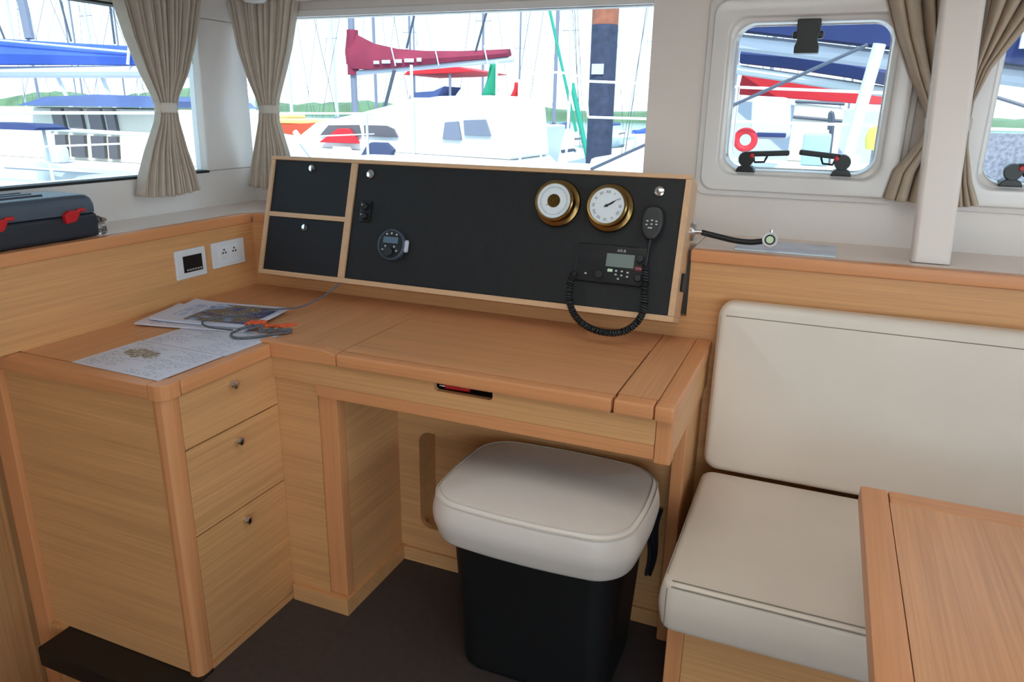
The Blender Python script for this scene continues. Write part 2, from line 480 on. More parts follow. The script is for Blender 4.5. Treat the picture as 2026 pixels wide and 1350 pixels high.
sbox('ledge_corner', 'white_shelf', t, XL-0.008, -1.70, YB+0.03, 2.123, ZS-0.022, ZS-0.002)
MB().box(XL+0.007, -1.70, YB-0.006, YB+0.028, ZS-0.034, ZS, bev=0.005).build('nosing', 'beech_x', t)

# ------------------------------------------------------------------ windows
def pane(x0, x1, y0, y1, z0, z1): return MB().box(x0, x1, y0, y1, z0, z1)
w = pane(XW-0.035, XW-0.03, 0.5, 2.10, 1.175, 1.69).build('window_1', 'glass'); struct(w, 'long tinted side window on the left')
MB().box(XW-0.05, XW+0.002, 0.5, 2.09, 1.170, 1.178).build('gasket', 'gasket', w)
MB().box(XW-0.05, XW+0.002, 0.5, 2.10, 1.688, 1.694).build('gasket', 'gasket', w)
MB().box(XW, XW+0.012, -0.5, 2.10, 1.700, 1.715, bev=0.003).build('curtain_rail', 'white_gloss', w)
w = pane(-2.06, -0.53, YW+0.03, YW+0.035, 1.165, 1.705).build('window_2', 'glass'); struct(w, 'wide tinted front window above the instrument box')
MB().box(-2.06, -0.53, YW-0.002, YW+0.05, 1.160, 1.168).build('gasket', 'gasket', w)
m = MB(); m.box(-2.06, -0.53, YW-0.014, YW+0.02, 1.705, 1.728, bev=0.004); m.build('head_trim', 'white_gloss', w)
MB().box(-2.05, -0.60, YW-0.045, YW-0.033, 1.752, 1.766, bev=0.003).build('curtain_rail', 'white_gloss', w)

def hatch(name, h, label, flip=False):
    x0, x1, z0, z1 = h
    w = MB().prism(rrect(x0-0.004, x1+0.004, z0-0.004, z1+0.004, 0.052), 'y', YW+0.040, YW+0.046).build(name, 'glass')
    struct(w, label)
    # stepped moulded surround
    m = MB()
    N = 8
    prof = [(0.076, 0.002), (0.076, -0.009), (0.073, -0.012), (0.063, -0.012), (0.060, -0.015), (0.058, -0.022), (0.055, -0.025), (0.018, -0.025), (0.014, -0.023), (0.011, -0.014), (0.008, -0.011), (0.002, -0.010), (-0.001, -0.006), (-0.003, 0.006), (-0.006, 0.031)]
    rings = []
    for g, d in prof:
        L = rrect(x0-g, x1+g, z0-g, z1+g, 0.05-g*0.22, N)
        rings.append([(p[0], YW+d, p[1]) for p in L])
    m.loft(rings, caps=False)
    f = m.build('frame', 'white_gloss', w, ang=50)
    m = MB()
    L0 = rrect(x0-0.001, x1+0.001, z0-0.001, z1+0.001, 0.05, N); L1 = rrect(x0+0.008, x1-0.008, z0+0.008, z1-0.008, 0.044, N)
    m.plate(L0, L1, 'y', YW+0.030, YW+0.040); m.build('seal', 'socket_white', w)
    cx = (x0+x1)/2-0.012
    # hinge block at the head
    m = MB()
    m.prism([(cx-0.030, z1+0.004), (cx-0.031, z1-0.030), (cx-0.026, z1-0.050), (cx-0.032, z1-0.066), (cx-0.032, z1-0.084), (cx+0.032, z1-0.084), (cx+0.032, z1-0.066), (cx+0.026, z1-0.050), (cx+0.031, z1-0.030), (cx+0.030, z1+0.004)], 'y', YW-0.022, YW+0.028, bev=0.003)
    m.box(cx-0.041, cx+0.041, YW-0.010, YW+0.012, z1-0.046, z1-0.026, bev=0.006)
    m.build('hinge', 'black_plastic', w)
    # two lever latches at the foot
    for k, (lx, s) in enumerate(((x0+0.068, 1), (x1-0.085, -1))):
        m = MB(); m.prism([(lx-0.028, z0-0.004), (lx-0.022, z0+0.010), (lx-0.010, z0+0.016), (lx+0.010, z0+0.016), (lx+0.022, z0+0.010), (lx+0.028, z0-0.004)], 'y', YW-0.030, YW+0.020, bev=0.003)
        m.prism([(lx-0.012, z0+0.008), (lx-0.008, z0+0.030), (lx+0.008, z0+0.030), (lx+0.012, z0+0.008)], 'y', YW-0.020, YW+0.010, bev=0.002)
        L = m.build('latch', 'black_plastic', w)
        tilt = 0.06 if s > 0 else -0.09
        c = (lx, YW-0.022, z0+0.034)
        m = MB().lathe([(0.0, -0.012), (0.020, -0.012), (0.022, -0.006), (0.022, 0.006), (0.020, 0.012), (0.0, 0.012)], 24, T=axis_T(c, (0, -1, 0)))
        m.build('pivot', 'black_plastic', L)
        q = Matrix.Translation(Vector(c)) @ Matrix.Rotation(-tilt, 4, 'Y')
        m = MB().box(*( (0.006, 0.118) if s > 0 else (-0.118, -0.006)), -0.012, 0.008, 0.006, 0.021, bev=0.004, T=q)
        m.tube([(s*0.020, -0.002, 0.006), (s*0.024, -0.002, -0.010), (s*0.050, -0.002, -0.010), (s*0.058, -0.002, 0.006)], 0.0035, 6, T=q)
        m.build('lever', 'dark_plastic', L)
        m = MB().lathe([(0.0, 0.0), (0.007, 0.0), (0.006, 0.003), (0.0, 0.004)], 14, T=axis_T((lx+s*0.016, YW-0.035, z0+0.044), (0, -1, 0)))
        m.build('lock_button', 'red_plastic', L)
    return w
hatch('window_3', H1, 'square opening hatch with rounded corners, nearer the instrument box')
hatch('window_4', H2, 'opening hatch cut by the right edge of the picture')

# leaning white post standing on the right ledge
m = MB()
def ringp(cx, cy, z, hx, hy):
    return [(p[0], p[1], z) for p in rrect(cx-hx, cx+hx, cy-hy, cy+hy, 0.012, 4)]
m.loft([ringp(0.271, 2.125, ZS, 0.044, 0.03), ringp(0.240, 2.125, 1.65, 0.0445, 0.03), ringp(0.224, 2.125, CEIL, 0.0445, 0.03)])
tag(m.build('support_post', 'white_wall'), 'leaning off-white post standing on the right ledge between the hatches', 'post')

# ================================================================== CHART DESK
ZT = 0.80
t = thing('chart_desk', (-1.0, 1.75, 0.0), 'L-shaped oak chart desk with lift-up lid and beech edging', 'desk')
sbox('worktop', 'top_y', t, XL, -1.340, 1.155, YB, ZT-0.028, ZT-0.001)
sbox('worktop', 'top_y', t, -1.3395, -1.0995, 1.510, YB, ZT-0.028, ZT-0.001)
sbox('worktop', 'top_x', t, -1.099, -0.369, 1.853, YB, ZT-0.028, ZT-0.001)
sbox('worktop', 'top_y', t, -0.3665, -0.2755, 1.515, YB, ZT-0.028, ZT-0.001)
lid = sbox('lid', 'top_x', t, -1.096, -0.3705, 1.508, 1.850, ZT-0.026, ZT-0.001)
MB().box(-1.096, -0.3705, 1.472, 1.5075, ZT-0.034, ZT, bev=0.006).build('lid_nosing', 'beech_x', lid)
# nosing
MB().box(-2.02, -1.3475, 1.112, 1.1545, ZT-0.038, ZT, bev=0.006).build('nosing', 'beech_x', t)
m = MB(); m.prism([(-1.346, 1.112), (-1.325, 1.112), (-1.310, 1.118), (-1.302, 1.132), (-1.302, 1.166), (-1.3395, 1.166), (-1.3395, 1.1545), (-1.346, 1.1545)], 'z', ZT-0.038, ZT+0.001, bev=0.003)
m.build('nosing_corner', 'beech_z', t)
MB().box(-1.3395, -1.302, 1.1675, 1.4740, ZT-0.038, ZT, bev=0.006).build('nosing', 'beech_y', t)
m = MB(); m.prism([(-1.3395, ZT-0.038), (-1.3395, ZT+0.007), (-1.145, ZT+0.006), (-1.112, ZT), (-1.0985, ZT-0.001), (-1.0985, ZT-0.034)], 'y', 1.474, 1.5095, bev=0.004)
m.build('nosing', 'beech_x', t)
MB().box(-0.3665, -0.2765, 1.472, 1.5145, ZT-0.034, ZT, bev=0.006).build('nosing', 'beech_x', t)
MB().box(-0.2755, -0.232, 1.470, 1.5145, ZT-0.036, ZT+0.002, bev=0.007).build('nosing_corner', 'beech_x', t)
MB().box(-0.2755, -0.232, 1.5150, YB-0.002, ZT-0.036, ZT+0.001, bev=0.006).build('nosing', 'beech_y', t)
# fascia with the finger slot
m = MB(); m.prism([(-1.3105, 0.702), (-0.272, 0.702), (-0.272, 0.763), (-0.662, 0.763), (-0.662, 0.748), (-0.668, 0.742), (-0.814, 0.742), (-0.820, 0.748), (-0.820, 0.763), (-1.3105, 0.763)], 'y', 1.486, 1.502)
m.build('fascia', 'oak_x', t)
MB().box(-1.176, -0.272, 1.486, 1.522, 0.667, 0.7015, bev=0.003).build('lower_rail', 'beech_x', t)
MB().box(-0.2715, -0.234, 1.484, 1.522, 0.660, 0.763, bev=0.004).build('corner_stile', 'beech_z', t)
sbox('side_apron', 'oak_y', t, -0.256, -0.236, 1.5225, YB, 0.668, 0.763)
sbox('tray', 'gap_shade', t, -1.17, -0.2565, 1.5025, 1.80, 0.7025, 0.740)
# plate beside the kneehole, post, inner panels
m = MB(); m.box(-1.330, -1.1765, 1.4925, 1.515, 0.052, 0.7015); m.box(-1.330, -1.3110, 1.4925, 1.515, 0.7015, 0.7605)
m.build('stile', 'oak_x', t)
MB().box(-1.176, -1.118, 1.494, 1.530, 0.052, 0.6665, bev=0.004).build('post', 'beech_z', t)
sbox('kneehole_side', 'oak_y', t, -1.140, -1.120, 1.5305, 1.800, 0.052, 0.6665)
m = MB(); m.box(-1.300, -1.108, 1.478, 1.500, 0.0, 0.0515); m.box(-1.33, -1.30, 1.4925, 1.515, 0.0, 0.0515); m.box(-1.128, -1.108, 1.500, 1.800, 0.0, 0.0515)
m.build('plinth', 'oak_x', t)
m = MB()
HB = (-1.048, -0.52, 0.130, 0.462)
m.plate(rect_like(-1.139, -0.272, 0.048, 0.735), rrect(*HB, 0.035), 'y', 1.800, 1.818)
m.build('kneehole_back', 'oak_x', t)
sbox('plinth', 'oak_x', t, -1.1075, -0.272, 1.792, 1.812, 0.0, 0.0475)
m = MB(); m.box(-1.07, -0.50, 1.906, 1.918, 0.11, 0.48); m.box(-1.075, -1.05, 1.8185, 1.906, 0.11, 0.48); m.box(-0.52, -0.50, 1.8185, 1.906, 0.11, 0.48)
m.box(-1.05, -0.52, 1.8185, 1.906, 0.11, 0.128); m.box(-1.05, -0.52, 1.8185, 1.906, 0.464, 0.48)
m.build('locker_recess', 'oak_x', t)
MB().box(-0.2715, -0.240, 1.740, 1.775, 0.0, 0.667, bev=0.004).build('leg_post', 'beech_z', t)
sbox('end_panel', 'oak_z', t, -0.262, -0.244, 1.7755, YB, 0.0, 0.667)

# red pen and silver pen in the finger slot
pn = thing('pen', (-0.76, 1.512, 0.742), 'red pen with silver tip lying in the slot under the desk lid', 'pen')
MB().tube([(-0.800, 1.512, 0.7475), (-0.735, 1.514, 0.7475)], 0.006, 10).build('barrel', 'red_plastic', pn)
MB().tube([(-0.816, 1.5115, 0.7475), (-0.8005, 1.512, 0.7475)], [0.0045, 0.006], 10).build('tip', 'chrome', pn)

# ================================================================== DRAWER CABINET
t = thing('drawer_cabinet', (-1.58, 1.35, 0.0), 'oak cabinet with three drawers at the left end of the desk', 'cabinet')
sbox('front_panel', 'oak_x', t, -1.852, -1.3475, 1.124, 1.144, 0.004, 0.7615)
m = MB(); m.prism([(-1.347, 1.122), (-1.334, 1.118), (-1.318, 1.120), (-1.309, 1.130), (-1.307, 1.144), (-1.309, 1.1625), (-1.347, 1.1625)], 'z', 0.0, 0.7615, bev=0.002)
m.build('corner_post', 'beech_z', t)
MB().box(-1.912, -1.8525, 1.108, 1.150, -0.30, 0.7615, bev=0.004).build('side_post', 'beech_z', t)
sbox('end_panel', 'oak_y', t, -1.872, -1.853, 1.151, 1.699, -0.60, 0.7615)
sbox('carcass', 'gap_shade', t, -1.80, -1.334, 1.165, 1.99, 0.03, 0.760)
sbox('plinth', 'oak_y', t, -1.33, -1.306, 1.163, 1.490, 0.0, 0.0165)
for z0, z1, kz in ((0.622, 0.7600, 0.735), (0.389, 0.6185, 0.580), (0.019, 0.3855, 0.350)):
    d = sbox('drawer', 'oak_y', t, -1.332, -1.311, 1.1645, 1.4915, z0, z1, bev=0.0015)
    m = MB().lathe([(0.006, 0.0), (0.006, 0.006), (0.0105, 0.011), (0.012, 0.016), (0.010, 0.021), (0.0, 0.0235)], 20, T=axis_T((-1.311, 1.328, kz), (1, 0, 0)))
    m.build('knob', 'chrome', d)

# stairwell down to the hull beside the cabinet
m = MB(); m.box(-1.78, -1.30, 1.085, 1.105, -1.2, -0.041); m.box(-1.32, -1.30, -2.7, 1.085, -1.2, -0.041)
struct(m.build('wall_stairwell', 'oak_x'), 'oak side of the dark stairwell below the floor edge')
m = MB(); m.box(-2.058, -1.83, 1.70, 1.72, -1.2, 0.76); m.box(-1.912, -1.78, 1.112, 1.13, -1.2, -0.31); m.box(-1.852, -1.796, 1.112, 1.13, -0.31, 0.003)
struct(m.build('wall_hull', 'oak_z'), 'oak bulkhead in the shade left of the cabinet')
m = MB(); m.box(XW, XW+0.008, -2.6, 1.158, -1.2, 1.02)
struct(m.build('trim_4', 'oak_z'), 'oak lining of the hull side beside the stairs')
m = MB(); m.box(XW, -1.842, 1.158, 1.72, 0.765, 0.798)  # hidden board added so the alcove stays in shade
struct(m.build('alcove_shade_board', 'oak_y'), 'oak board added over the alcove to keep light out')
d = MB().box(-2.056, -2.030, 1.1585, 1.69, -1.2, 0.72, bev=0.004).build('door_1', 'oak_z'); struct(d, 'dark oak hull door at the lower left edge')
MB().lathe([(0.005, 0.0), (0.005, 0.012), (0.013, 0.018), (0.013, 0.026), (0.0, 0.030)], 16, T=axis_T((-2.030, 1.20, 0.36), (1, 0, 0))).build('door_knob', 'chrome', d)
struct(MB().box(-2.06, -1.32, -2.7, 1.11, -1.24, -1.2).build('floor_hull', 'floor'), 'dark hull floor at the foot of the stairs')
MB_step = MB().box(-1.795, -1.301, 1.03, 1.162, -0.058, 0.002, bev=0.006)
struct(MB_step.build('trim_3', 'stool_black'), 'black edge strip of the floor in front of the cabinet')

# ================================================================== INSTRUMENT BOX
A0 = Vector((0, 1.885, 0.875)); PV = Vector((0, 0.2953, 0.9554)); PN = Vector((0, -0.9554, 0.2953))
def PT(u, v, n=0.0):
    """panel frame: local x = along, local y = up the slope, local z = out of the panel"""
    o = A0+PV*v+PN*n
    return Matrix(((1, 0, 0, u), (0, PV.y, PN.y, o.y), (0, PV.z, PN.z, o.z), (0, 0, 0, 1)))
P0 = PT(0, 0, 0)
HV = 0.390
box = thing('instrument_box', (-1.01, 1.95, 0.84), 'sloping oak-framed instrument box with black front panels on the desk', 'cabinet')
def pbox(name, mm, parent, u0, u1, v0, v1, n0, n1, bev=0.0): return MB(P0).box(u0, u1, v0, v1, n0, n1, bev=bev).build(name, mm, parent)
U0, U1 = -1.694, -0.322
pbox('top_board', 'pale_x', box, U0, U1, HV-0.012, HV, -0.105, 0.0, 0.0015)
pbox('bottom_board', 'pale_x', box, U0, U1, 0.0, 0.016, -0.105, 0.0, 0.0015)
pbox('side_board', 'pale_z', box, U0, U0+0.014, 0.0165, HV-0.0125, -0.105, 0.0)
pbox('side_board', 'pale_z', box, U1-0.016, U1, 0.0165, HV-0.0125, -0.105, 0.0)
pbox('divider', 'pale_z', box, -1.381, -1.359, 0.0165, HV-0.0125, -0.105, -0.0005)
pbox('rail', 'pale_x', box, U0+0.0145, -1.3815, 0.192, 0.207, -0.105, -0.0005)
pbox('back', 'oak_x', box, U0+0.014, U1-0.016, 0.0165, HV-0.0125, -0.104, -0.09)
fp = pbox('front_panel', 'black_panel', box, -1.3575, U1-0.0175, 0.0175, HV-0.0135, -0.022, -0.006)
for v0, v1, kv in ((0.2085, HV-0.0135, 0.355), (0.0175, 0.1905, 0.163)):
    d = pbox('door', 'door_black', box, U0+0.0155, -1.3825, v0, v1, -0.022, -0.006)
    MB(PT(-1.53, kv, -0.006)).lathe([(0.011, 0.0), (0.0115, 0.004), (0.010, 0.008), (0.005, 0.009), (0.0, 0.0075)], 20).build('lock', 'chrome', d)
for u, v in ((-1.305, 0.346), (-0.403, 0.342)):
    MB(PT(u, v, -0.006)).lathe([(0.014, 0.0), (0.0145, 0.005), (0.013, 0.010), (0.008, 0.012), (0.0, 0.0115)], 20).build('lock', 'chrome', fp)
MB(P0).box(U1, U1+0.012, 0.085, 0.135, -0.05, -0.034, bev=0.003).build('catch', 'black_plastic', box)

# barometer and clock in brass cases
def brass_case(name, u, v, label, cat):
    t = thing(name, PT(u, v, -0.006).translation, label, cat)
    T = PT(u, v, -0.006)
    MB(T).lathe([(0.0, 0.0), (0.066, 0.0), (0.067, 0.004), (0.064, 0.010), (0.058, 0.013), (0.0545, 0.016), (0.0535, 0.036), (0.056, 0.040), (0.056, 0.044), (0.053, 0.047), (0.049, 0.0465), (0.0475, 0.042), (0.0, 0.041)], 56).build('case', 'brass', t)
    return t, T
t, T = brass_case('barometer', -0.683, 0.293, 'round brass barometer with open centre on the black panel', 'barometer')
f = MB(T).lathe([(0.0, 0.041), (0.0474, 0.041), (0.0474, 0.0425), (0.0, 0.0425)], 48).build('dial', 'face_white', t)
MB(T).lathe([(0.0, 0.0425), (0.0185, 0.0425), (0.0185, 0.0438), (0.016, 0.0432), (0.0, 0.0428)], 28).build('movement', 'brass_dark', t)
m = MB(T); m.tube([(0.0385*math.cos(a*math.pi/24), 0.0385*math.sin(a*math.pi/24), 0.0427) for a in range(48)], 0.0004, 4, closed=True)
for k in range(36):
    a = R_(-60+k*300/35); m.box(0.034, 0.038 if k % 5 else 0.041, -0.0003, 0.0003, 0.0425, 0.0429, T=Matrix.Rotation(a, 4, 'Z'))
m.build('scale', 'ink_soft', f)
m = MB(T); m.box(-0.012, 0.024, -0.0007, 0.0007, 0.0440, 0.0446, T=Matrix.Rotation(R_(215), 4, 'Z')); m.lathe([(0.003, 0.0435), (0.003, 0.0452), (0.0, 0.0455)], 12)
m.build('needle', 'brass', t)
t, T = brass_case('clock', -0.532, 0.289, 'round brass clock with white face and Roman numerals', 'clock')
f = MB(T).lathe([(0.0, 0.041), (0.0474, 0.041), (0.0474, 0.0425), (0.0, 0.0425)], 48).build('dial', 'face_white', t)
for k, s in enumerate(('XII', 'I', 'II', 'III', 'IIII', 'V', 'VI', 'VII', 'VIII', 'IX', 'X', 'XI')):
    a = -R_(30*k)
    MB(T).text(s, 0.0105, Matrix.Rotation(a, 4, 'Z') @ Matrix.Translation((0, 0.0365, 0.0427))).build('numeral', 'ink', f)
for nm, a, L, wd in (('hour_hand', -62, 0.024, 0.0016), ('minute_hand', -57, 0.036, 0.001)):
    m = MB(T); m.prism([(-wd, -0.008), (wd, -0.008), (wd*1.6, L*0.55), (0, L), (-wd*1.6, L*0.55)], 'z', 0.0436, 0.0442, T=Matrix.Rotation(R_(a), 4, 'Z'))
    if nm == 'hour_hand': m.lathe([(0.004, 0.0425), (0.004, 0.0450), (0.0, 0.0455)], 14)
    m.build(nm, 'ink', t)

# round marine stereo
u, v = -1.199, 0.134; T = PT(u, v, -0.006)
t = thing('marine_stereo', T.translation, 'small round stereo with blue display low on the black panel', 'stereo')
MB(T).lathe([(0.0, 0.0), (0.048, 0.0), (0.049, 0.006), (0.047, 0.013), (0.044, 0.015), (0.042, 0.013), (0.0, 0.0125)], 40).build('bezel', 'alu_dark', t)
b = MB(T).lathe([(0.0, 0.012), (0.042, 0.0125), (0.041, 0.0135), (0.0, 0.014)], 36).build('faceplate', 'black_plastic', t)
MB(T).box(-0.027, 0.025, 0.004, 0.023, 0.0135, 0.0148, bev=0.0005).build('display', 'lcd_blue', t)
MB(T).lathe([(0.0, 0.013), (0.015, 0.013), (0.015, 0.021), (0.013, 0.023), (0.0, 0.023)], 24, T=Matrix.Translation((-0.004, -0.022, 0))).build('volume_knob', 'dark_plastic', t)
MB(T).box(0.045, 0.058, -0.020, 0.018, 0.0, 0.012, bev=0.005).build('side_flap', 'gel_grey', t)
for bx, by in ((-0.016, 0.031), (0.0, 0.034), (0.018, 0.031), (-0.017, -0.006), (0.014, -0.006), (-0.026, -0.017), (0.023, -0.018)):
    MB(T).lathe([(0.0, 0.0135), (0.0032, 0.0135), (0.0028, 0.0155), (0.0, 0.016)], 10, T=Matrix.Translation((bx, by, 0))).build('button', 'mark', t)

# double socket / key switch high on the panel
T = PT(-1.310, 0.229, -0.006)
t = thing('key_switch', T.translation, 'small black double socket with caps near the divider', 'socket')
MB(T).box(-0.020, 0.020, -0.032, 0.034, 0.0, 0.006, bev=0.004).build('plate', 'black_plastic', t)
for vy in (0.016, -0.014):
    k = MB(T).lathe([(0.0, 0.006), (0.0125, 0.006), (0.0125, 0.016), (0.010, 0.019), (0.0, 0.019)], 20, T=Matrix.Translation((0, vy, 0))).build('cap', 'rubber', t)
    MB(T).lathe([(0.0, 0.019), (0.003, 0.019), (0.002, 0.0205), (0.0, 0.021)], 10, T=Matrix.Translation((-0.004, vy+0.003, 0))).build('cap_glint', 'steel', k)  # steel dot set on the cap to stand for its highlight

# VHF radio
u0, u1, v0, v1 = -0.607, -0.409, 0.084, 0.188
T = PT((u0+u1)/2, (v0+v1)/2, -0.006)
t = thing('radio', T.translation, 'black marine radio with grey screen low on the right of the panel', 'radio')
MB(T).box(-0.099, 0.099, -0.052, 0.052, 0.0, 0.014, bev=0.005).build('body', 'black_plastic', t)
MB(T).box(-0.013, 0.064, -0.006, 0.030, 0.0135, 0.0155, bev=0.0006).build('screen', 'lcd', t)
m = MB(T)
for k in range(9):
    c = -0.080+k*0.007
    m.box(-0.0012, 0.0012, -0.016, 0.016, 0.0138, 0.0155, T=Matrix.Translation((c, 0.022, 0)) @ Matrix.Rotation(R_(-40), 4, 'Z'))
m.build('speaker_grille', 'dark_plastic', t)
for bx, by, r in ((0.080, 0.022, 0.0105), (0.080, -0.030, 0.0105), (-0.026, -0.030, 0.0115)):
    MB(T).lathe([(0.0, 0.0135), (r, 0.0135), (r, 0.022), (r*0.85, 0.0245), (0.0, 0.0245)], 22, T=Matrix.Translation((bx, by, 0))).build('knob', 'dark_plastic', t)
r = MB(T).box(0.068, 0.094, -0.011, 0.001, 0.0135, 0.0152, bev=0.0006).build('distress_button', 'mark_red', t)
MB(T).text('DISTRESS', 0.0048, Matrix.Translation((0.081, -0.005, 0.0156))).build('lettering', 'mark', r)
MB(T).text('AIS-B', 0.0105, Matrix.Translation((0.026, 0.0385, 0.0145))).build('lettering', 'mark', t)
MB(T).box(-0.006, 0.008, -0.020, -0.012, 0.0135, 0.0152, bev=0.0006).build('button', 'mark_green', t)
for bx, by in ((0.018, -0.016), (0.034, -0.016), (0.050, -0.018), (0.018, -0.026), (0.034, -0.027), (0.050, -0.029), (0.026, -0.037), (-0.066, -0.030)):
    MB(T).box(bx-0.003, bx+0.003, by-0.0022, by+0.0022, 0.0135, 0.0152, bev=0.0006).build('button', 'mark', t)

# fist microphone with coiled lead
T = PT(-0.408, 0.254, -0.006)
t = thing('radio_handset', T.translation, 'black handheld microphone with coiled lead right of the clock', 'microphone')
rings = []
for z, s in ((0.004, 0.90), (0.010, 1.0), (0.020, 1.0), (0.027, 0.92), (0.030, 0.78)):
    L = []
    for k in range(32):
        a = 2*math.pi*k/32; c, sn = math.cos(a), math.sin(a)
        w_ = 0.030 if sn > 0 else 0.030-0.010*(-sn)
        L.append((math.copysign(abs(c)**0.7, c)*w_*s, math.copysign(abs(sn)**0.75, sn)*0.046*s, z))
    rings.append(L)
MB(T).loft(rings).build('body', 'dark_plastic', t)
MB(T).box(-0.012, 0.012, -0.02, 0.02, -0.001, 0.005).build('clip', 'black_plastic', t)
for bx, by in ((-0.012, 0.004), (0.0, 0.006), (0.012, 0.004), (-0.013, -0.006), (0.0, -0.004), (0.013, -0.004), (0.0, -0.014), (-0.006, -0.014)):
    MB(T).box(bx-0.0028, bx+0.0028, by-0.0018, by+0.0018, 0.0295, 0.0312, bev=0.0005).build('button', 'mark', t)
MB(P0).tube([(-0.408, 0.212, 0.012), (-0.409, 0.19, 0.012), (-0.411, 0.14, 0.012)], [0.006, 0.004, 0.004], 8).build('lead', 'rubber', t)
path = smooth_path([(-0.411, 0.140, 0.012), (-0.406, 0.080, 0.014), (-0.400, 0.030, 0.018), (-0.412, -0.012, 0.024), (-0.448, -0.042, 0.028), (-0.500, -0.049, 0.030), (-0.552, -0.036, 0.028), (-0.590, -0.006, 0.022), (-0.610, 0.036, 0.016), (-0.612, 0.085, 0.010), (-0.604, 0.105, 0.010)], 10)
hel = []; ph = 0.0
prev = None
sub = []
for a, b in zip(path, path[1:]):
    for k in range(10): sub.append(a+(b-a)*(k/10))
for i, p in enumerate(sub):
    tg = (sub[min(i+1, len(sub)-1)]-sub[max(i-1, 0)]).normalized()
    nn = Vector((0, 0, 1)); s1 = tg.cross(nn).normalized(); s2 = s1.cross(tg)
    if i: ph += (p-sub[i-1]).length/0.0072*2*math.pi
    hel.append(p+(s1*math.cos(ph)+s2*math.sin(ph))*0.0068+PN*0.0)
MB(P0).tube([(h.x, h.y, max(0.004, h.z)) for h in hel], 0.0036, 5).build('coiled_lead', 'rubber', t)

# gooseneck chart lamp on the right cheek
t = thing('chart_lamp', (-0.32, 2.065, 1.092), 'black gooseneck reading lamp on the right side of the instrument box', 'lamp')
MB().lathe([(0.0, 0.0), (0.026, 0.0), (0.026, 0.006), (0.022, 0.010), (0.0, 0.010)], 24, T=axis_T((U1, 2.055, 1.092), (1, 0, 0))).build('mount', 'steel', t)
MB().tube([(U1+0.008, 2.055, 1.092), (U1+0.030, 2.055, 1.091)], 0.006, 12).build('collar', 'chrome', t)
MB().tube(smooth_path([(-0.294, 2.055, 1.091), (-0.25, 2.056, 1.083), (-0.205, 2.058, 1.0755), (-0.165, 2.058, 1.074), (-0.135, 2.058, 1.079)], 6), 0.0078, 10).build('gooseneck', 'rubber', t)
T = axis_T((-0.116, 2.062, 1.082), (0.04, -1, 0.30))
h = MB(T).lathe([(0.0, -0.012), (0.012, -0.012), (0.019, -0.004), (0.0195, 0.014), (0.0175, 0.016), (0.014, 0.013), (0.0, 0.012)], 28).build('head', 'socket_white', t)
MB(T).lathe([(0.0, 0.0122), (0.014, 0.0125), (0.0135, 0.0135), (0.0, 0.0132)], 24).build('reflector', 'gasket', h)
MB(T).lathe([(0.0, 0.0130), (0.0100, 0.0132), (0.009, 0.0150), (0.0, 0.0158)], 20).build('lens', 'mark_green', h)
MB().lathe([(0.0, 0.0), (0.004, 0.0), (0.004, 0.010), (0.0, 0.012)], 10, T=axis_T((-0.116, 2.066, 1.099), (0, 0.2, 1))).build('switch', 'chrome', h)
# ================================================================== THINGS ON THE LEFT WALL AND LEDGE
def wall_plate(name, y0, y1, z0, z1, label, cat):
    t = thing(name, (XL, (y0+y1)/2, z0), label, cat)
    MB().box(XL, XL+0.009, y0, y1, z0, z1, bev=0.003).build('plate', 'socket_white', t)
    return t
t = wall_plate('control_panel', 1.664, 1.786, 0.880, 0.971, 'white wall plate with a dark display and a row of buttons', 'control panel')
MB().box(XL+0.008, XL+0.0115, 1.691, 1.767, 0.899, 0.951, bev=0.0012).build('display', 'black_plastic', t)
for k in range(6):
    y = 1.701+k*0.0108; MB().box(XL+0.011, XL+0.0132, y, y+0.006, 0.9045, 0.909, bev=0.0006).build('button', 'mark', t)
t = wall_plate('wall_socket', 1.815, 1.962, 0.888, 0.973, 'white double power socket on the oak lining', 'socket')
MB().box(XL+0.008, XL+0.0105, 1.842, 1.935, 0.900, 0.961, bev=0.002).build('insert', 'face_white', t)
for y in (1.863, 1.909):
    o = MB().lathe([(0.0, 0.0), (0.020, 0.0), (0.019, 0.002), (0.0, 0.0015)], 20, T=axis_T((XL+0.0105, y, 0.932), (1, 0, 0))).build('outlet', 'socket_white', t)
    m = MB()
    for dy, dz in ((-0.006, 0.0), (0.006, 0.0), (0.0, 0.010)): m.lathe([(0.0, 0.0), (0.0032, 0.0), (0.0032, 0.0012), (0.0, 0.0012)], 10, T=axis_T((XL+0.0123, y+dy, 0.936+dz), (1, 0, 0)))
    m.build('pin_hole', 'ink', o)

# tool case
t = thing('tool_case', (-1.935, 1.10, ZS), 'dark grey plastic tool case with red latches on the left ledge', 'case')
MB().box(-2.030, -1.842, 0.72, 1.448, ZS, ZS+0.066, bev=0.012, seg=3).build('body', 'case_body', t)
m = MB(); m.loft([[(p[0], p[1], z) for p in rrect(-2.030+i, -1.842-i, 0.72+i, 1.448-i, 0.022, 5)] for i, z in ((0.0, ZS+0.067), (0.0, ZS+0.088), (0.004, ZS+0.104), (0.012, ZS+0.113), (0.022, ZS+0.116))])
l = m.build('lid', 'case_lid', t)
for k in range(3): MB().box(-2.00+k*0.042, -1.985+k*0.042, 0.80, 1.34, ZS+0.114, ZS+0.121, bev=0.003).build('rib', 'case_lid', l)
for y in (1.165, 1.360):
    m = MB(); m.prism([(y-0.018, ZS+0.046), (y+0.010, ZS+0.050), (y+0.022, ZS+0.066), (y+0.024, ZS+0.078), (y-0.006, ZS+0.080), (y-0.020, ZS+0.070)], 'x', -1.844, -1.828, bev=0.003)
    m.box(-1.842, -1.834, y+0.020, y+0.046, ZS+0.072, ZS+0.082, bev=0.003)
    m.build('latch', 'red_plastic', t)
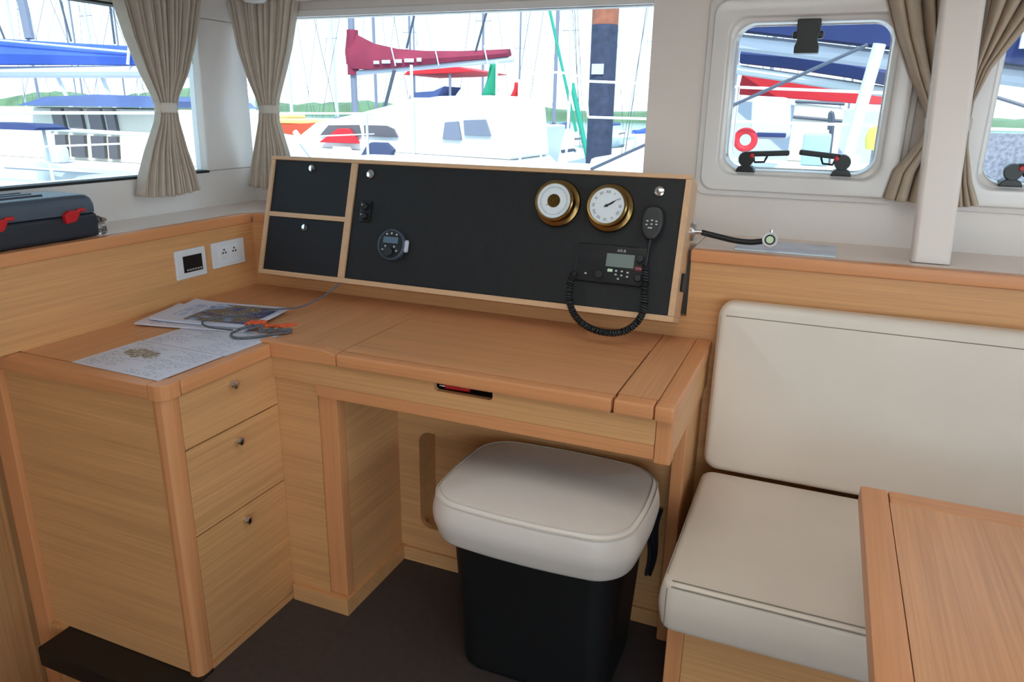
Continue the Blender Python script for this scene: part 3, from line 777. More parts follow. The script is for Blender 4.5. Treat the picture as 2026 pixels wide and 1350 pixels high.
# crumpled foil beside it
random.seed(11)
m = MB()
m.grid(lambda u, v: (-1.852-0.035*u+0.010*math.sin(9*v+5*u), 1.458+0.022*math.sin(3.1*v)*(0.4+0.6*math.sin(7*u+2))+0.004*math.sin(23*u+17*v), ZS+0.001+0.052*v), 14, 10)
o = m.build('foil_scrap', 'steel', smooth=False); sm = o.modifiers.new('thick', 'SOLIDIFY'); sm.thickness = 0.001
tag(o, 'crumpled silver foil against the end of the tool case', 'foil')

# ================================================================== PAPERS ON THE DESK
def print_mat(name, kind):
    m = bpy.data.materials.new(name); m.use_nodes = True
    n = m.node_tree; b = n.nodes['Principled BSDF']; b.inputs['Roughness'].default_value = 0.45
    t = n.nodes.new('ShaderNodeTexCoord'); sx = n.nodes.new('ShaderNodeSeparateXYZ'); n.links.new(t.outputs['Generated'], sx.inputs[0])
    def noise(scale, det=3):
        mp = n.nodes.new('ShaderNodeMapping'); mp.inputs['Scale'].default_value = scale
        n.links.new(t.outputs['Generated'], mp.inputs['Vector'])
        x = n.nodes.new('ShaderNodeTexNoise'); x.inputs['Scale'].default_value = 1; x.inputs['Detail'].default_value = det
        n.links.new(mp.outputs['Vector'], x.inputs['Vector']); return x.outputs['Fac']
    def ramp(src, stops):
        r = n.nodes.new('ShaderNodeValToRGB'); r.color_ramp.interpolation = 'LINEAR'
        el = r.color_ramp.elements
        while len(el) < len(stops): el.new(0.5)
        for e_, (p, c) in zip(el, stops): e_.position = p; e_.color = lin(c)
        n.links.new(src, r.inputs['Fac']); return r.outputs['Color']
    def math_(op, a, b_=None):
        x = n.nodes.new('ShaderNodeMath'); x.operation = op
        for i, v in enumerate((a, b_)):
            if v is None: continue
            if isinstance(v, (int, float)): x.inputs[i].default_value = v
            else: n.links.new(v, x.inputs[i])
        return x.outputs[0]
    def mix(f, a, b_):
        x = n.nodes.new('ShaderNodeMixRGB'); n.links.new(f, x.inputs[0])
        for i, v in ((1, a), (2, b_)):
            if isinstance(v, tuple): x.inputs[i].default_value = v
            else: n.links.new(v, x.inputs[i])
        return x.outputs[0]
    paper = lin((222, 220, 232))
    def inside(x0, x1, y0, y1):
        a = math_('MULTIPLY', math_('GREATER_THAN', sx.outputs['X'], x0), math_('LESS_THAN', sx.outputs['X'], x1))
        c = math_('MULTIPLY', math_('GREATER_THAN', sx.outputs['Y'], y0), math_('LESS_THAN', sx.outputs['Y'], y1))
        return math_('MULTIPLY', a, c)
    if kind in ('chart', 'text'):
        rows = 26 if kind == 'chart' else 30
        ln = math_('GREATER_THAN', math_('FRACT', math_('MULTIPLY', sx.outputs['Y'], rows)), 0.55)
        words = math_('GREATER_THAN', noise((46, rows*1.0, 1), 1), 0.50)
        para = math_('GREATER_THAN', noise((3.0, 7, 1), 1), 0.46)
        f = math_('MULTIPLY', math_('MULTIPLY', ln, words), para)
        reg = inside(0.05, 0.94, 0.05, 0.94)
        f = math_('MULTIPLY', math_('MULTIPLY', f, reg), 0.55)
        col = mix(f, paper, lin((96, 98, 120)))
        if kind == 'chart':
            d = math_('ADD', math_('POWER', math_('MULTIPLY', math_('SUBTRACT', sx.outputs['X'], 0.33), 4.0), 2.0), math_('POWER', math_('MULTIPLY', math_('SUBTRACT', sx.outputs['Y'], 0.62), 5.2), 2.0))
            blob = math_('LESS_THAN', math_('ADD', d, math_('MULTIPLY', noise((14, 14, 1), 4), 1.3)), 1.15)
            pic = ramp(noise((22, 16, 1), 4), [(0.34, (70, 76, 66)), (0.46, (150, 120, 74)), (0.52, (204, 200, 190)), (0.6, (120, 124, 130)), (0.68, (176, 96, 60))])
            col = mix(blob, col, pic)
    else:
        pic = ramp(math_('ADD', math_('MULTIPLY', noise((4, 7, 1), 4), 0.8), math_('MULTIPLY', sx.outputs['X'], 0.25)), [(0.36, (200, 214, 238)), (0.45, (120, 150, 200)), (0.50, (108, 88, 58)), (0.58, (134, 112, 70)), (0.62, (40, 56, 130)), (0.72, (50, 62, 110)), (0.78, (92, 84, 70))])
        white = math_('GREATER_THAN', noise((30, 30, 1), 2), 0.66)
        pic = mix(math_('MULTIPLY', white, 0.7), pic, lin((230, 232, 238)))
        col = mix(inside(0.28, 0.95, 0.10, 0.93), lin((216, 220, 238)), pic)
        col = mix(inside(0.10, 0.28, 0.25, 0.85), col, ramp(noise((20, 6, 1), 3), [(0.4, (214, 220, 240)), (0.55, (150, 170, 214)), (0.62, (220, 224, 240))]))
    n.links.new(col, b.inputs['Base Color'])
    return m
def sheet(name, w_, h_, loc, rz, mm, label, cat, th=0.0006, curl=0.0):
    m = MB()
    nx, ny = 16, 12
    b = bmesh.new()
    def z(u, v): return curl*(max(0, 1-u*3)**2)*(0.6+0.4*v)+curl*0.5*(max(0, v*2.6-1.6)**2)
    for s in (0, 1):
        pass
    V = [[[b.verts.new(((i/nx-0.5)*w_, (j/ny-0.5)*h_, z(i/nx, j/ny)+s*th)) for i in range(nx+1)] for j in range(ny+1)] for s in (0, 1)]
    for j in range(ny):
        for i in range(nx):
            b.faces.new((V[1][j][i], V[1][j][i+1], V[1][j+1][i+1], V[1][j+1][i])); b.faces.new((V[0][j][i], V[0][j+1][i], V[0][j+1][i+1], V[0][j][i+1]))
    for i in range(nx):
        b.faces.new((V[0][0][i], V[0][0][i+1], V[1][0][i+1], V[1][0][i])); b.faces.new((V[0][ny][i], V[1][ny][i], V[1][ny][i+1], V[0][ny][i+1]))
    for j in range(ny):
        b.faces.new((V[0][j][0], V[1][j][0], V[1][j+1][0], V[0][j+1][0])); b.faces.new((V[0][j][nx], V[0][j+1][nx], V[1][j+1][nx], V[1][j][nx]))
    bmesh.ops.recalc_face_normals(b, faces=b.faces)
    m._in(b)
    o = m.build(name, mm); o.location = loc; o.rotation_euler = (0, 0, rz)
    return tag(o, label, cat)
pm_chart = print_mat('print_chart', 'chart'); pm_text = print_mat('print_text', 'text'); pm_mag = print_mat('print_cover', 'cover')
sheet('printed_sheet', 0.290, 0.198, (-1.484, 1.244, ZT+0.0008), R_(-1.5), pm_chart, 'printed sheet with a small coloured sketch near the desk corner', 'paper')
sheet('printed_sheet', 0.290, 0.196, (-1.474, 1.443, ZT+0.0008), R_(-1.5), pm_text, 'sheet of printed text partly under the brochures', 'paper')
sheet('brochure', 0.335, 0.215, (-1.620, 1.585, ZT+0.0025), R_(13), pm_text, 'lower white brochure under the photo cover', 'brochure', 0.004, 0.004)
sheet('brochure', 0.320, 0.212, (-1.600, 1.612, ZT+0.0085), R_(9.5), pm_mag, 'glossy brochure with a blue and brown photo cover', 'brochure', 0.005, 0.006)

# cable from the box across the brochures, lanyard
o = MB().tube(smooth_path([(-1.362, 1.872, 0.876), (-1.372, 1.855, 0.862), (-1.395, 1.82, 0.838), (-1.43, 1.76, 0.818), (-1.462, 1.70, 0.822), (-1.475, 1.66, 0.824), (-1.50, 1.60, 0.824), (-1.545, 1.545, 0.823), (-1.56, 1.50, 0.822), (-1.52, 1.478, 0.818), (-1.46, 1.486, 0.816), (-1.445, 1.492, 0.815)], 8), 0.0028, 8).build('cable', 'grey_cord')
tag(o, 'thin grey-beige cable running from the instrument box over the brochures', 'cable')
t = thing('lanyard', (-1.37, 1.545, ZT), 'orange and grey braided lanyard bundled beside the brochures', 'lanyard')
random.seed(5)
for nm, mm, off, n_ in (('grey_cord', 'grey_cord', -0.020, 5), ('orange_cord', 'orange', 0.0, 11)):
    pts = []
    for k in range(n_*2):
        s = (k % 2)*2-1
        a = k/(n_*2-1)
        pts.append((-1.425+0.105*a+(0.004*s), 1.530+0.055*a+off+0.012*s+random.uniform(-.004, .004), ZT+(0.014 if nm == 'orange_cord' else 0.006)+0.008*abs(math.sin(k*1.7))+(0.010 if a < 0.35 else 0)))
    MB().tube(smooth_path(pts, 6), 0.0042, 7).build(nm, mm, t)
MB().tube(smooth_path([(-1.425, 1.515, ZT+0.018), (-1.435, 1.475, ZT+0.010), (-1.405, 1.462, ZT+0.006), (-1.36, 1.500, ZT+0.005), (-1.315, 1.575, ZT+0.005)], 8), 0.0036, 7).build('loop', 'grey_cord', t)

# booklet on the right ledge
t = thing('booklet', (-0.08, 2.15, ZS), 'thin pale blue booklet lying on the right ledge under the lamp', 'booklet')
MB().box(-0.205, 0.050, 2.070, 2.235, ZS-0.0015, ZS+0.003, bev=0.001).build('pages', 'face_white', t)
MB().box(-0.206, 0.051, 2.069, 2.236, ZS+0.0032, ZS+0.0045, bev=0.0004).build('cover', mat('booklet_cover', (186, 200, 224), 0.12, var=0.15, vscale=14), t)

# ================================================================== CURTAINS
def curtain(name, along, base, rows, npl, mm, label, tie_z, amp=0.022, seed=1, sharp=1.0):
    """rows: (z, a0, a1) left/right edges of the gathered cloth from top to hem"""
    random.seed(seed)
    ph = [random.uniform(-0.5, 0.5) for _ in range(40)]
    rows = sorted(rows, key=lambda r: -r[0])
    def edges(z):
        for (z1, a, b), (z0, c, d) in zip(rows, rows[1:]):
            if z0 <= z <= z1:
                t_ = (z-z0)/(z1-z0); return c+(a-c)*t_, d+(b-d)*t_
        return rows[-1][1:] if z < rows[-1][0] else rows[0][1:]
    zt, zb = rows[0][0], rows[-1][0]
    w0 = rows[0][2]-rows[0][1]
    tie = [r for r in rows if abs(r[0]-tie_z) < 1e-6][0]
    def f(u, v):
        z = zt+(zb-zt)*v
        a, b = edges(z); wd = b-a
        uu = u+0.012*math.sin(u*19+seed)
        k = uu*npl
        s = math.sin(2*math.pi*k+ph[int(k) % 40]*1.5*(1-abs(2*(k % 1)-1)))
        am = amp*(0.35+0.65*min(1, wd/w0))
        if v > 0.985: pass
        p = a+wd*u+0.25*wd/npl*math.cos(2*math.pi*k)*0.6
        d = am*s+0.35*am*math.sin(2*math.pi*k*0.37+seed)
        hem = 0.010*math.sin(math.pi*u)*(-1)*max(0, (v-0.8)/0.2)
        return (p, base-0.030+d, z+hem) if along == 'x' else (base+0.030+d, p, z+hem)
    t = thing(name, (((tie[1]+tie[2])/2, base, zb) if along == 'x' else (base, (tie[1]+tie[2])/2, zb)), label, 'curtain', 'tied-back curtains')
    o = MB().grid(f, npl*14, 54).build('cloth', mm, t, ang=180)
    md = o.modifiers.new('thick', 'SOLIDIFY'); md.thickness = 0.0015
    a, b = tie[1]-0.004, tie[2]+0.004
    c = (a+b)/2; h = (b-a)/2
    rings = []
    for dz in (0.016, 0.012, -0.012, -0.016):
        g = 0.003 if abs(dz) < 0.014 else 0.0
        rings.append([((c+(h+g)*math.cos(2*math.pi*k/24), base-0.030+(amp*0.95+g)*math.sin(2*math.pi*k/24), tie_z+dz) if along == 'x' else (base+0.030+(amp*0.95+g)*math.sin(2*math.pi*k/24), c+(h+g)*math.cos(2*math.pi*k/24), tie_z+dz)) for k in range(24)])
    MB().loft(rings).build('tieback', 'tieback', t)
    return t
curtain('curtain', 'y', XW+0.012, [(1.735, 1.742, 2.062), (1.60, 1.775, 2.020), (1.50, 1.812, 1.978), (1.43, 1.846, 1.934), (1.392, 1.856, 1.922), (1.35, 1.846, 1.924), (1.26, 1.795, 1.940), (1.18, 1.757, 1.962), (1.120, 1.738, 1.972)], 16, 'curtain', 'tied-back taupe curtain at the left side window', 1.392, amp=0.026, seed=2)
curtain('curtain', 'x', YW-0.020, [(1.760, -2.052, -1.770), (1.60, -2.030, -1.815), (1.50, -2.000, -1.855), (1.43, -1.972, -1.884), (1.392, -1.962, -1.892), (1.35, -1.968, -1.892), (1.25, -1.998, -1.862), (1.18, -2.018, -1.846), (1.110, -2.034, -1.836)], 15, 'curtain', 'tied-back taupe curtain at the left end of the wide front window', 1.392, amp=0.026, seed=5)
curtain('curtain', 'x', YW-0.020, [(1.735, 0.062, 0.262), (1.60, 0.115, 0.272), (1.50, 0.165, 0.282), (1.42, 0.212, 0.288), (1.385, 0.226, 0.288), (1.34, 0.214, 0.288), (1.26, 0.160, 0.290), (1.19, 0.146, 0.292)], 5, 'curtain_warm', 'tied-back beige curtain between the first hatch and the white post', 1.385, amp=0.024, seed=8)
curtain('curtain', 'x', YW-0.020, [(1.735, 0.312, 0.480), (1.62, 0.312, 0.405), (1.52, 0.308, 0.345), (1.44, 0.304, 0.322), (1.385, 0.304, 0.322), (1.33, 0.304, 0.328), (1.24, 0.306, 0.352), (1.185, 0.308, 0.376)], 4, 'curtain_warm', 'tied-back beige curtain right of the white post', 1.385, amp=0.024, seed=9)

# ceiling spotlight above the second curtain
t = thing('ceiling_light', (-1.80, 2.10, 1.80), 'white rounded fitting just showing at the top edge over the second curtain', 'lamp')
MB().lathe([(0.0, 0.0), (0.030, 0.004), (0.046, 0.018), (0.050, 0.035), (0.040, 0.045), (0.0, 0.045)], 28, T=Matrix.Translation((-1.80, 2.10, 1.722))).build('housing', 'white_gloss', t)
MB().tube([(-1.80, 2.10, 1.765), (-1.80, 2.10, CEIL)], 0.012, 12).build('stem', 'white_gloss', t)

# ================================================================== STOOL
t = thing('stool', (-0.55, 1.58, 0.0), 'stool with cream padded seat and black tub base at the desk', 'stool')
m = MB(); cushion(m, -0.788, -0.300, 1.382, 1.758, 0.384, 0.512, 0.075, 0.026, 0.014, side=0.008, n=8, bottom_in=0.004, bow=0.018)
m.build('seat_cushion', 'leather_stool', t, ang=60)
seat = [c for c in t.children][0]
def loop3(x0, x1, y0, y1, r, z, n=10): return [(p[0], p[1], z) for p in rrect(x0, x1, y0, y1, r, n)]
def stool_loop(ins, z):
    return [(p[0], p[1], z) for p in bowed(dense(rrect(-0.788+ins, -0.300-ins, 1.382+ins, 1.758-ins, 0.075-ins, 8)), -0.544, 1.57, 0.244-ins, 0.188-ins, 0.018)]
m = MB(); m.tube(stool_loop(0.003, 0.5015), 0.0017, 5, closed=True); m.tube(stool_loop(0.014, 0.5098), 0.0017, 5, closed=True)
m.build('stitching', 'stitch_light', seat)
MB().tube([(-0.3240, 1.4060, 0.5005), (-0.3200, 1.4020, 0.47), (-0.3200, 1.4020, 0.42)], 0.0019, 5).build('corner_seam', 'stitch_light', seat)
rings = []
for z, i, rc in ((0.0, 0.062, 0.05), (0.012, 0.054, 0.055), (0.02, 0.052, 0.055), (0.36, 0.030, 0.075), (0.383, 0.030, 0.075)):
    rings.append([(p[0], p[1], z) for p in rrect(-0.800+i+0.016, -0.292-i+0.006, 1.368+i+0.012, 1.772-i, rc, 8)])
MB().loft(rings).build('base', 'stool_black', t)

# dark cloth hanging behind the stool
m = MB(); m.grid(lambda u, v: (-0.325+0.038*u*(0.5+0.5*v)+0.006*math.sin(6*v), 1.785-0.010*math.sin(3.1*u)-0.006*math.sin(8*u+5*v), 0.17+0.21*v), 10, 12)
o = m.build('hanging_cloth', 'cloth_dark'); md = o.modifiers.new('thick', 'SOLIDIFY'); md.thickness = 0.002
tag(o, 'dark cloth hanging in the kneehole behind the stool', 'cloth')

# ================================================================== SETTEE
t = thing('settee', (0.5, 1.7, 0.0), 'oak settee base under the cream cushions', 'bench')
MB().box(-0.195, -0.158, 1.398, 1.434, 0.0, 0.329, bev=0.004).build('corner_post', 'beech_z', t)
sbox('front_panel', 'oak_x', t, -0.1575, 1.4, 1.402, 1.422, 0.0, 0.329)
sbox('side_panel', 'oak_y', t, -0.190, -0.172, 1.4345, YB-0.002, 0.0, 0.329)
sbox('seat_board', 'oak_x', t, -0.171, 1.4, 1.4225, YB-0.002, 0.300, 0.329)
c = MB(); cushion(c, -0.213, 1.4, 1.360, 1.935, 0.330, 0.452, 0.035, 0.020, 0.008, side=0.006, n=6)
sc_ = c.build('seat_cushion', 'leather', ang=60); tag(sc_, 'cream leather settee seat cushion with double stitching', 'cushion')
m = MB()
for y, z in ((1.3625, 0.4445), (1.3745, 0.4525)): m.tube([(-0.19, y, z), (1.38, y, z)], 0.0014, 5)
m.tube([(-0.206, 1.40, 0.4508), (-0.206, 1.90, 0.4508)], 0.0010, 5)
m.tube([(-0.198, 1.3605, 0.440), (-0.198, 1.357, 0.40), (-0.198, 1.3595, 0.345)], 0.0010, 5)
m.build('stitching', 'stitch', sc_)
TB = Matrix.Translation((0, 1.925, 0.453)) @ Matrix.Rotation(R_(90-2), 4, 'X')
# local: x = world x, y = up the back, z = out of the face
c = MB(TB); cushion(c, -0.216, 1.4, 0.0, 0.478, -0.070, 0.0, 0.040, 0.022, 0.010, n=6)
bc = c.build('back_cushion', 'leather', ang=60); tag(bc, 'cream leather settee backrest cushion leaning on the oak lining', 'cushion')
m = MB(TB)
for y, z in ((0.4600, -0.0045), (0.4430, 0.0012)): m.tube([(-0.195, y, z), (1.38, y, z)], 0.0014, 5)
m.tube([(-0.2085, 0.03, -0.006), (-0.2085, 0.44, -0.006)], 0.0008, 5)
m.build('stitching', 'stitch', bc)

# ================================================================== TABLE
t = thing('saloon_table', (0.7, 0.9, 0.0), 'oak saloon table with beech edging at the lower right corner', 'table')
sbox('top', 'top_y', t, 0.192, 1.3, 0.25, 1.4325, 0.670, 0.699)
MB().box(0.142, 0.1915, 0.25, 1.4825, 0.662, 0.701, bev=0.005).build('edging', 'beech_y', t)
MB().box(0.192, 1.3, 1.433, 1.4825, 0.662, 0.701, bev=0.005).build('edging', 'beech_x', t)
MB().tube([(0.72, 0.9, 0.0), (0.72, 0.9, 0.66)], 0.06, 20).build('pedestal', 'alu', t)
MB().lathe([(0.0, 0.0), (0.2, 0.0), (0.19, 0.015), (0.08, 0.02), (0.0, 0.02)], 28, T=Matrix.Translation((0.72, 0.9, 0.0))).build('foot', 'alu', t)
# ================================================================== OUTSIDE: THE MARINA
WZ = -1.35
o = MB().box(-400, 300, -60, 500, WZ-0.1, WZ).build('water', 'water'); struct(o, 'pale marina water')
m = MB()
random.seed(3)
pts = [(-420, 230), (-300, 232)]
prof = []
x_ = -420
while x_ < 120:
    h = 3.2+2.6*math.sin(x_*0.021+1.0)+1.6*math.sin(x_*0.07)+random.uniform(-0.4, 0.5)
    if x_ > -95: h = 1.2+0.8*math.sin(x_*0.11)+random.uniform(-0.3, 0.3)
    prof.append((x_, max(0.3, h)+1.0)); x_ += 3.5
m.loft([[(x, 232, WZ), (x, 236, z*0.6), (x, 246, z), (x, 262, WZ)] for x, z in prof])
struct(m.build('hills', 'hill'), 'low green wooded shore on the horizon')

# own foredeck and guard rails
m = MB(); m.box(-3.6, -2.125, -2.7, 5.5, 0.93, 1.03, bev=0.02); m.box(-2.14, 3.2, YW+0.065, 5.5, 0.93, 1.03, bev=0.02)
struct(m.build('deck', 'gelcoat'), 'white foredeck outside the windows')
def tube_thing(name, pts, r, mm, label, cat, n=8, group=None):
    return tag(MB().tube(pts, r, n).build(name, mm), label, cat, group)
t = thing('guard_rail', (-3.5, 2.5, 1.03), 'white guard rail along the left side deck', 'railing')
MB().tube([(-3.5, 1.0, 1.353), (-3.5, 5.4, 1.362)], 0.008, 8).build('lifeline', 'gelcoat', t)
MB().tube([(-3.5, 1.0, 1.20), (-3.5, 5.4, 1.20)], 0.005, 8).build('lifeline', 'gelcoat', t)
for y in (1.6, 5.3): MB().tube([(-3.5, y, 1.03), (-3.5, y, 1.36)], 0.012, 10).build('stanchion', 'chrome', t)
t = thing('pulpit_rail', (-1.0, 5.4, 1.03), 'white pulpit rail and lifelines across the foredeck', 'railing')
MB().tube([(-1.66, 5.4, 1.365), (1.5, 5.4, 1.335)], 0.009, 8).build('lifeline', 'gelcoat', t)
MB().tube([(-1.66, 5.4, 1.612), (1.5, 5.4, 1.500)], 0.009, 8).build('lifeline', 'gelcoat', t)
for x in (-2.19, -2.02, -1.82): MB().tube([(x, 5.4, 1.03), (x+0.02, 5.4, 1.66)], 0.009, 10).build('stanchion', 'gelcoat', t)
MB().tube(smooth_path([(-2.17, 5.4, 1.66), (-2.0, 5.4, 1.675), (-1.80, 5.4, 1.66), (-1.70, 5.4, 1.60), (-1.66, 5.4, 1.365)], 5), 0.008, 8).build('top_rail', 'gelcoat', t)
for x in (-0.62, 1.2): MB().tube([(x, 5.4, 1.03), (x, 5.4, 1.58)], 0.012, 10).build('stanchion', 'chrome', t)

# mooring pile
t = thing('mooring_pile', (-2.9, 10.0, WZ), 'tall dark mooring pile with rusty orange top', 'pile')
MB().tube([(-2.90, 10, WZ-1), (-2.90, 10, 2.48)], 0.172, 24).build('shaft', 'pile', t)
MB().tube([(-2.90, 10, 2.481), (-2.90, 10, 2.78), (-2.90, 10, 2.84)], [0.172, 0.172, 0.12], 24).build('rusty_top', 'pile_top', t)
MB().box(-3.00, -2.84, 9.815, 9.86, 1.87, 2.00, bev=0.004).build('number_plate', 'gel_grey', t)

def hull(mb, L, B, H, z0):
    """boat hull lofted along x (bow at +x), centred on y=0"""
    rings = []
    for k in range(13):
        s = k/12; x = -L/2+L*s
        w = B/2*(0.82+0.18*math.sin(math.pi*min(1, s*1.3)))*(1 if s < 0.55 else max(0.02, 1-((s-0.55)/0.45)**2))
        sh = H*(1+0.10*(s-0.4)**2*4)
        rings.append([(x, -w, z0+sh), (x, -w*0.93, z0+sh*0.45), (x, -w*0.55, z0), (x, w*0.55, z0), (x, w*0.93, z0+sh*0.45), (x, w, z0+sh)])
    mb.loft(rings)
def sailboat(loc, rz, L=9.0, hullm='gelcoat', cover='cover_navy', label='', group=None, mast=11.0, boom=3.6, bz=1.55, ch=0.35, mx=0.6, mastm='alu', detail=True, name='sailboat', stays=True):
    """local frame: x forward, boom aft (-x) of the mast"""
    t = thing(name, loc, label, 'boat', group)
    T = Matrix.Translation(Vector(loc)) @ Matrix.Rotation(rz, 4, 'Z')
    def add(nm, mm, fn, par=None):
        b = MB(T); fn(b); return b.build(nm, mm, par or t)
    add('hull', hullm, lambda b: hull(b, L, L*0.3, 1.0, -0.2))
    cab = add('cabin', 'gelcoat', lambda b: b.loft([[(x, -w, 0.78), (x, -w*0.85, h), (x, w*0.85, h), (x, w, 0.78)] for x, w, h in ((-L*0.16, L*0.11, 1.30), (L*0.05, L*0.11, 1.28), (L*0.22, L*0.08, 1.1), (L*0.30, L*0.05, 0.85))]))
    for s in (-1, 1):
        add('cabin_window', 'window_dark', lambda b: b.prism([(-L*0.12, 0.98), (L*0.06, 0.98), (L*0.09, 1.07), (L*0.05, 1.17), (-L*0.12, 1.18)], 'y', s*L*0.098-0.03, s*L*0.098+0.03), cab)
    add('mast', mastm, lambda b: b.tube([(mx, 0, 0.9), (mx, 0, mast)], 0.075 if detail else 0.06, 10))
    add('boom', 'alu', lambda b: b.tube([(mx, 0, bz), (mx-boom, 0, bz+0.05)], 0.06, 8))
    def cov(b):
        rings = []
        for k in range(9):
            s = k/8; x = mx+0.12-(boom+0.1)*s; h = ch*(1.0-0.62*min(1, s*1.5)**0.8)+0.10
            zz = bz+0.05*s-0.05
            rings.append([(x, -0.11, zz), (x, -0.13, zz+h*0.5), (x, -0.04, zz+h), (x, 0.04, zz+h), (x, 0.13, zz+h*0.5), (x, 0.11, zz)])
        b.loft(rings)
    cv = add('sail_cover', cover, cov)
    if stays:
        add('stay', 'alu_dark', lambda b: (b.tube([(L*0.48, 0, 0.9), (mx, 0, mast-0.2)], 0.014, 5)))
        add('stay', 'alu_dark', lambda b: (b.tube([(-L*0.48, 0, 0.9), (mx, 0, mast-0.1)], 0.012, 5)))
        for s in (-1, 1): add('shroud', 'alu_dark', lambda b: (b.tube([(mx-0.1, s*L*0.14, 0.85), (mx, s*0.45, mast*0.55), (mx, 0, mast-0.3)], 0.010, 5)))
        add('spreader', 'alu', lambda b: b.tube([(mx, -0.5, mast*0.55), (mx, 0.5, mast*0.55)], 0.02, 6))
    return t, T, cv

# unseen cockpit floor added behind the doorway to bounce warm sunlight inside
struct(MB().box(-2.1, 2.8, -6.5, -2.77, -0.06, -0.02).build('bounce_floor', 'gel_cream'), 'pale unseen floor added behind the saloon to bounce warm light')
# yacht with the burgundy sail cover
t = thing('sailboat', (-9.5, 17.6, WZ), 'white yacht with a burgundy sail cover on its boom', 'boat')
T = Matrix.Translation((-9.3, 17.6, WZ)) @ Matrix.Rotation(R_(180), 4, 'Z')
b = MB(T); hull(b, 11, 3.4, 1.5, -0.2); b.build('hull', 'gelcoat', t)
MB().tube([(-11.98, 17.6, 0.2), (-11.96, 17.6, 12.5)], 0.085, 12).build('mast', 'alu', t)
MB().tube([(-11.9, 17.6, 2.30), (-7.35, 17.6, 2.60)], 0.07, 10).build('boom', 'gel_grey', t)
rings = []
for x, zb_, zt_, w_ in ((-12.10, 2.52, 3.32, 0.16), (-11.9, 2.40, 3.28, 0.2), (-11.3, 2.38, 3.02, 0.2), (-10.6, 2.42, 2.88, 0.19), (-9.8, 2.48, 2.82, 0.17), (-8.8, 2.56, 2.80, 0.15), (-7.8, 2.63, 2.82, 0.13), (-7.46, 2.66, 2.83, 0.12)):
    rings.append([(x, 17.6-w_*0.8, zb_), (x, 17.6-w_, zb_+(zt_-zb_)*0.4), (x, 17.6-0.03, zt_), (x, 17.6+0.03, zt_), (x, 17.6+w_, zb_+(zt_-zb_)*0.4), (x, 17.6+w_*0.8, zb_)])
cv = MB().loft(rings).build('sail_cover', 'cover_red', t)
MB().tube([(-11.98, 17.6, 2.25), (-11.95, 17.6, 3.36)], 0.15, 12).build('mast_boot', 'cover_red', t)
for x in (-10.65, -9.40, -8.05): MB().tube([(x, 17.38, 2.90), (x+0.12, 17.37, 2.45)], 0.018, 6).build('tie', 'gel_grey', cv)
for k, (x, w_) in enumerate(((-11.2, .18), (-10.95, .26), (-10.55, .2), (-10.28, .28), (-9.92, .14))):
    MB().box(x, x+w_, 17.375, 17.395, 2.50+0.012*k, 2.585+0.014*k, bev=0.01).build('lettering_patch', 'gel_grey', cv)
MB().tube([(-10.3, 17.55, 2.88), (-9.5, 17.55, 5.4)], 0.028, 6).build('topping_line', 'alu_dark', t)
MB().tube([(-8.35, 17.55, 2.78), (-7.55, 17.55, 5.2)], 0.028, 6).build('topping_line', 'alu_dark', t)
MB().tube([(-10.65, 17.5, 2.35), (-11.0, 17.4, 1.2)], 0.045, 6).build('vang', 'alu_dark', t)

# white cabin cruiser in front of it
t = thing('cabin_cruiser', (-7.9, 12.5, WZ), 'white cabin cruiser with dark side windows behind the instrument box', 'boat')
Y0, Y1 = 11.4, 13.6
MB().prism([(-10.9, -1.45), (-5.0, -1.45), (-4.6, 0.35), (-4.9, 0.62), (-9.7, 0.72), (-10.6, 0.80), (-11.3, 0.86)], 'y', Y0, Y1, bev=0.05).build('hull', 'gelcoat', t)
cab = MB().prism([(-9.45, 0.70), (-8.75, 1.14), (-7.9, 1.30), (-6.9, 1.52), (-6.2, 1.62), (-5.2, 1.64), (-4.95, 1.45), (-4.85, 0.62)], 'y', Y0+0.15, Y1-0.15, bev=0.05).build('cabin', 'gelcoat', t)
for p in ([(-8.62, 0.92), (-8.42, 1.10), (-7.78, 1.12), (-7.74, 0.93)], [(-7.66, 0.93), (-7.66, 1.12), (-7.20, 1.12), (-7.06, 1.07), (-6.98, 0.93)]):
    MB().prism(p, 'y', Y0+0.10, Y0+0.16, bev=0.008).build('side_window', 'window_brown', cab)
for p in ([(-6.10, 0.92), (-6.05, 1.20), (-5.80, 1.22), (-5.74, 0.92)], [(-5.68, 1.00), (-5.70, 1.24), (-5.30, 1.26), (-5.20, 1.00)]):
    MB().prism(p, 'y', Y0+0.10, Y0+0.16, bev=0.008).build('side_window', 'alu', cab)
MB().prism([(-8.60, 0.80), (-8.32, 0.96), (-8.18, 1.05), (-7.95, 1.06), (-7.80, 0.90), (-7.75, 0.80)], 'y', Y0+0.02, Y0+0.12, bev=0.02).build('red_cover', 'bright_red', t)
MB().prism([(-7.66, 0.56), (-7.50, 0.78), (-7.40, 0.84), (-7.10, 0.84), (-6.95, 0.72), (-7.06, 0.54), (-7.22, 0.50)], 'y', Y0-0.10, Y0+0.02, bev=0.02).build('fender_cover', 'fender', t)
for p in ([(-9.35, 0.50), (-9.15, 0.72), (-8.55, 0.74), (-8.45, 0.50)], [(-8.35, 0.50), (-8.25, 0.74), (-7.9, 0.74), (-7.75, 0.50)]):
    MB().prism(p, 'y', Y0-0.03, Y0+0.02, bev=0.01).build('hull_panel', 'gel_grey', t)
MB().tube([(-9.05, Y0-0.05, 0.98), (-8.45, Y0-0.05, 0.30)], 0.05, 8).build('boarding_pole', 'gelcoat', t)
MB().tube([(-6.55, 11.3, -0.2), (-6.55, 11.3, 2.10)], 0.025, 8).build('ensign_pole', 'gelcoat', t)

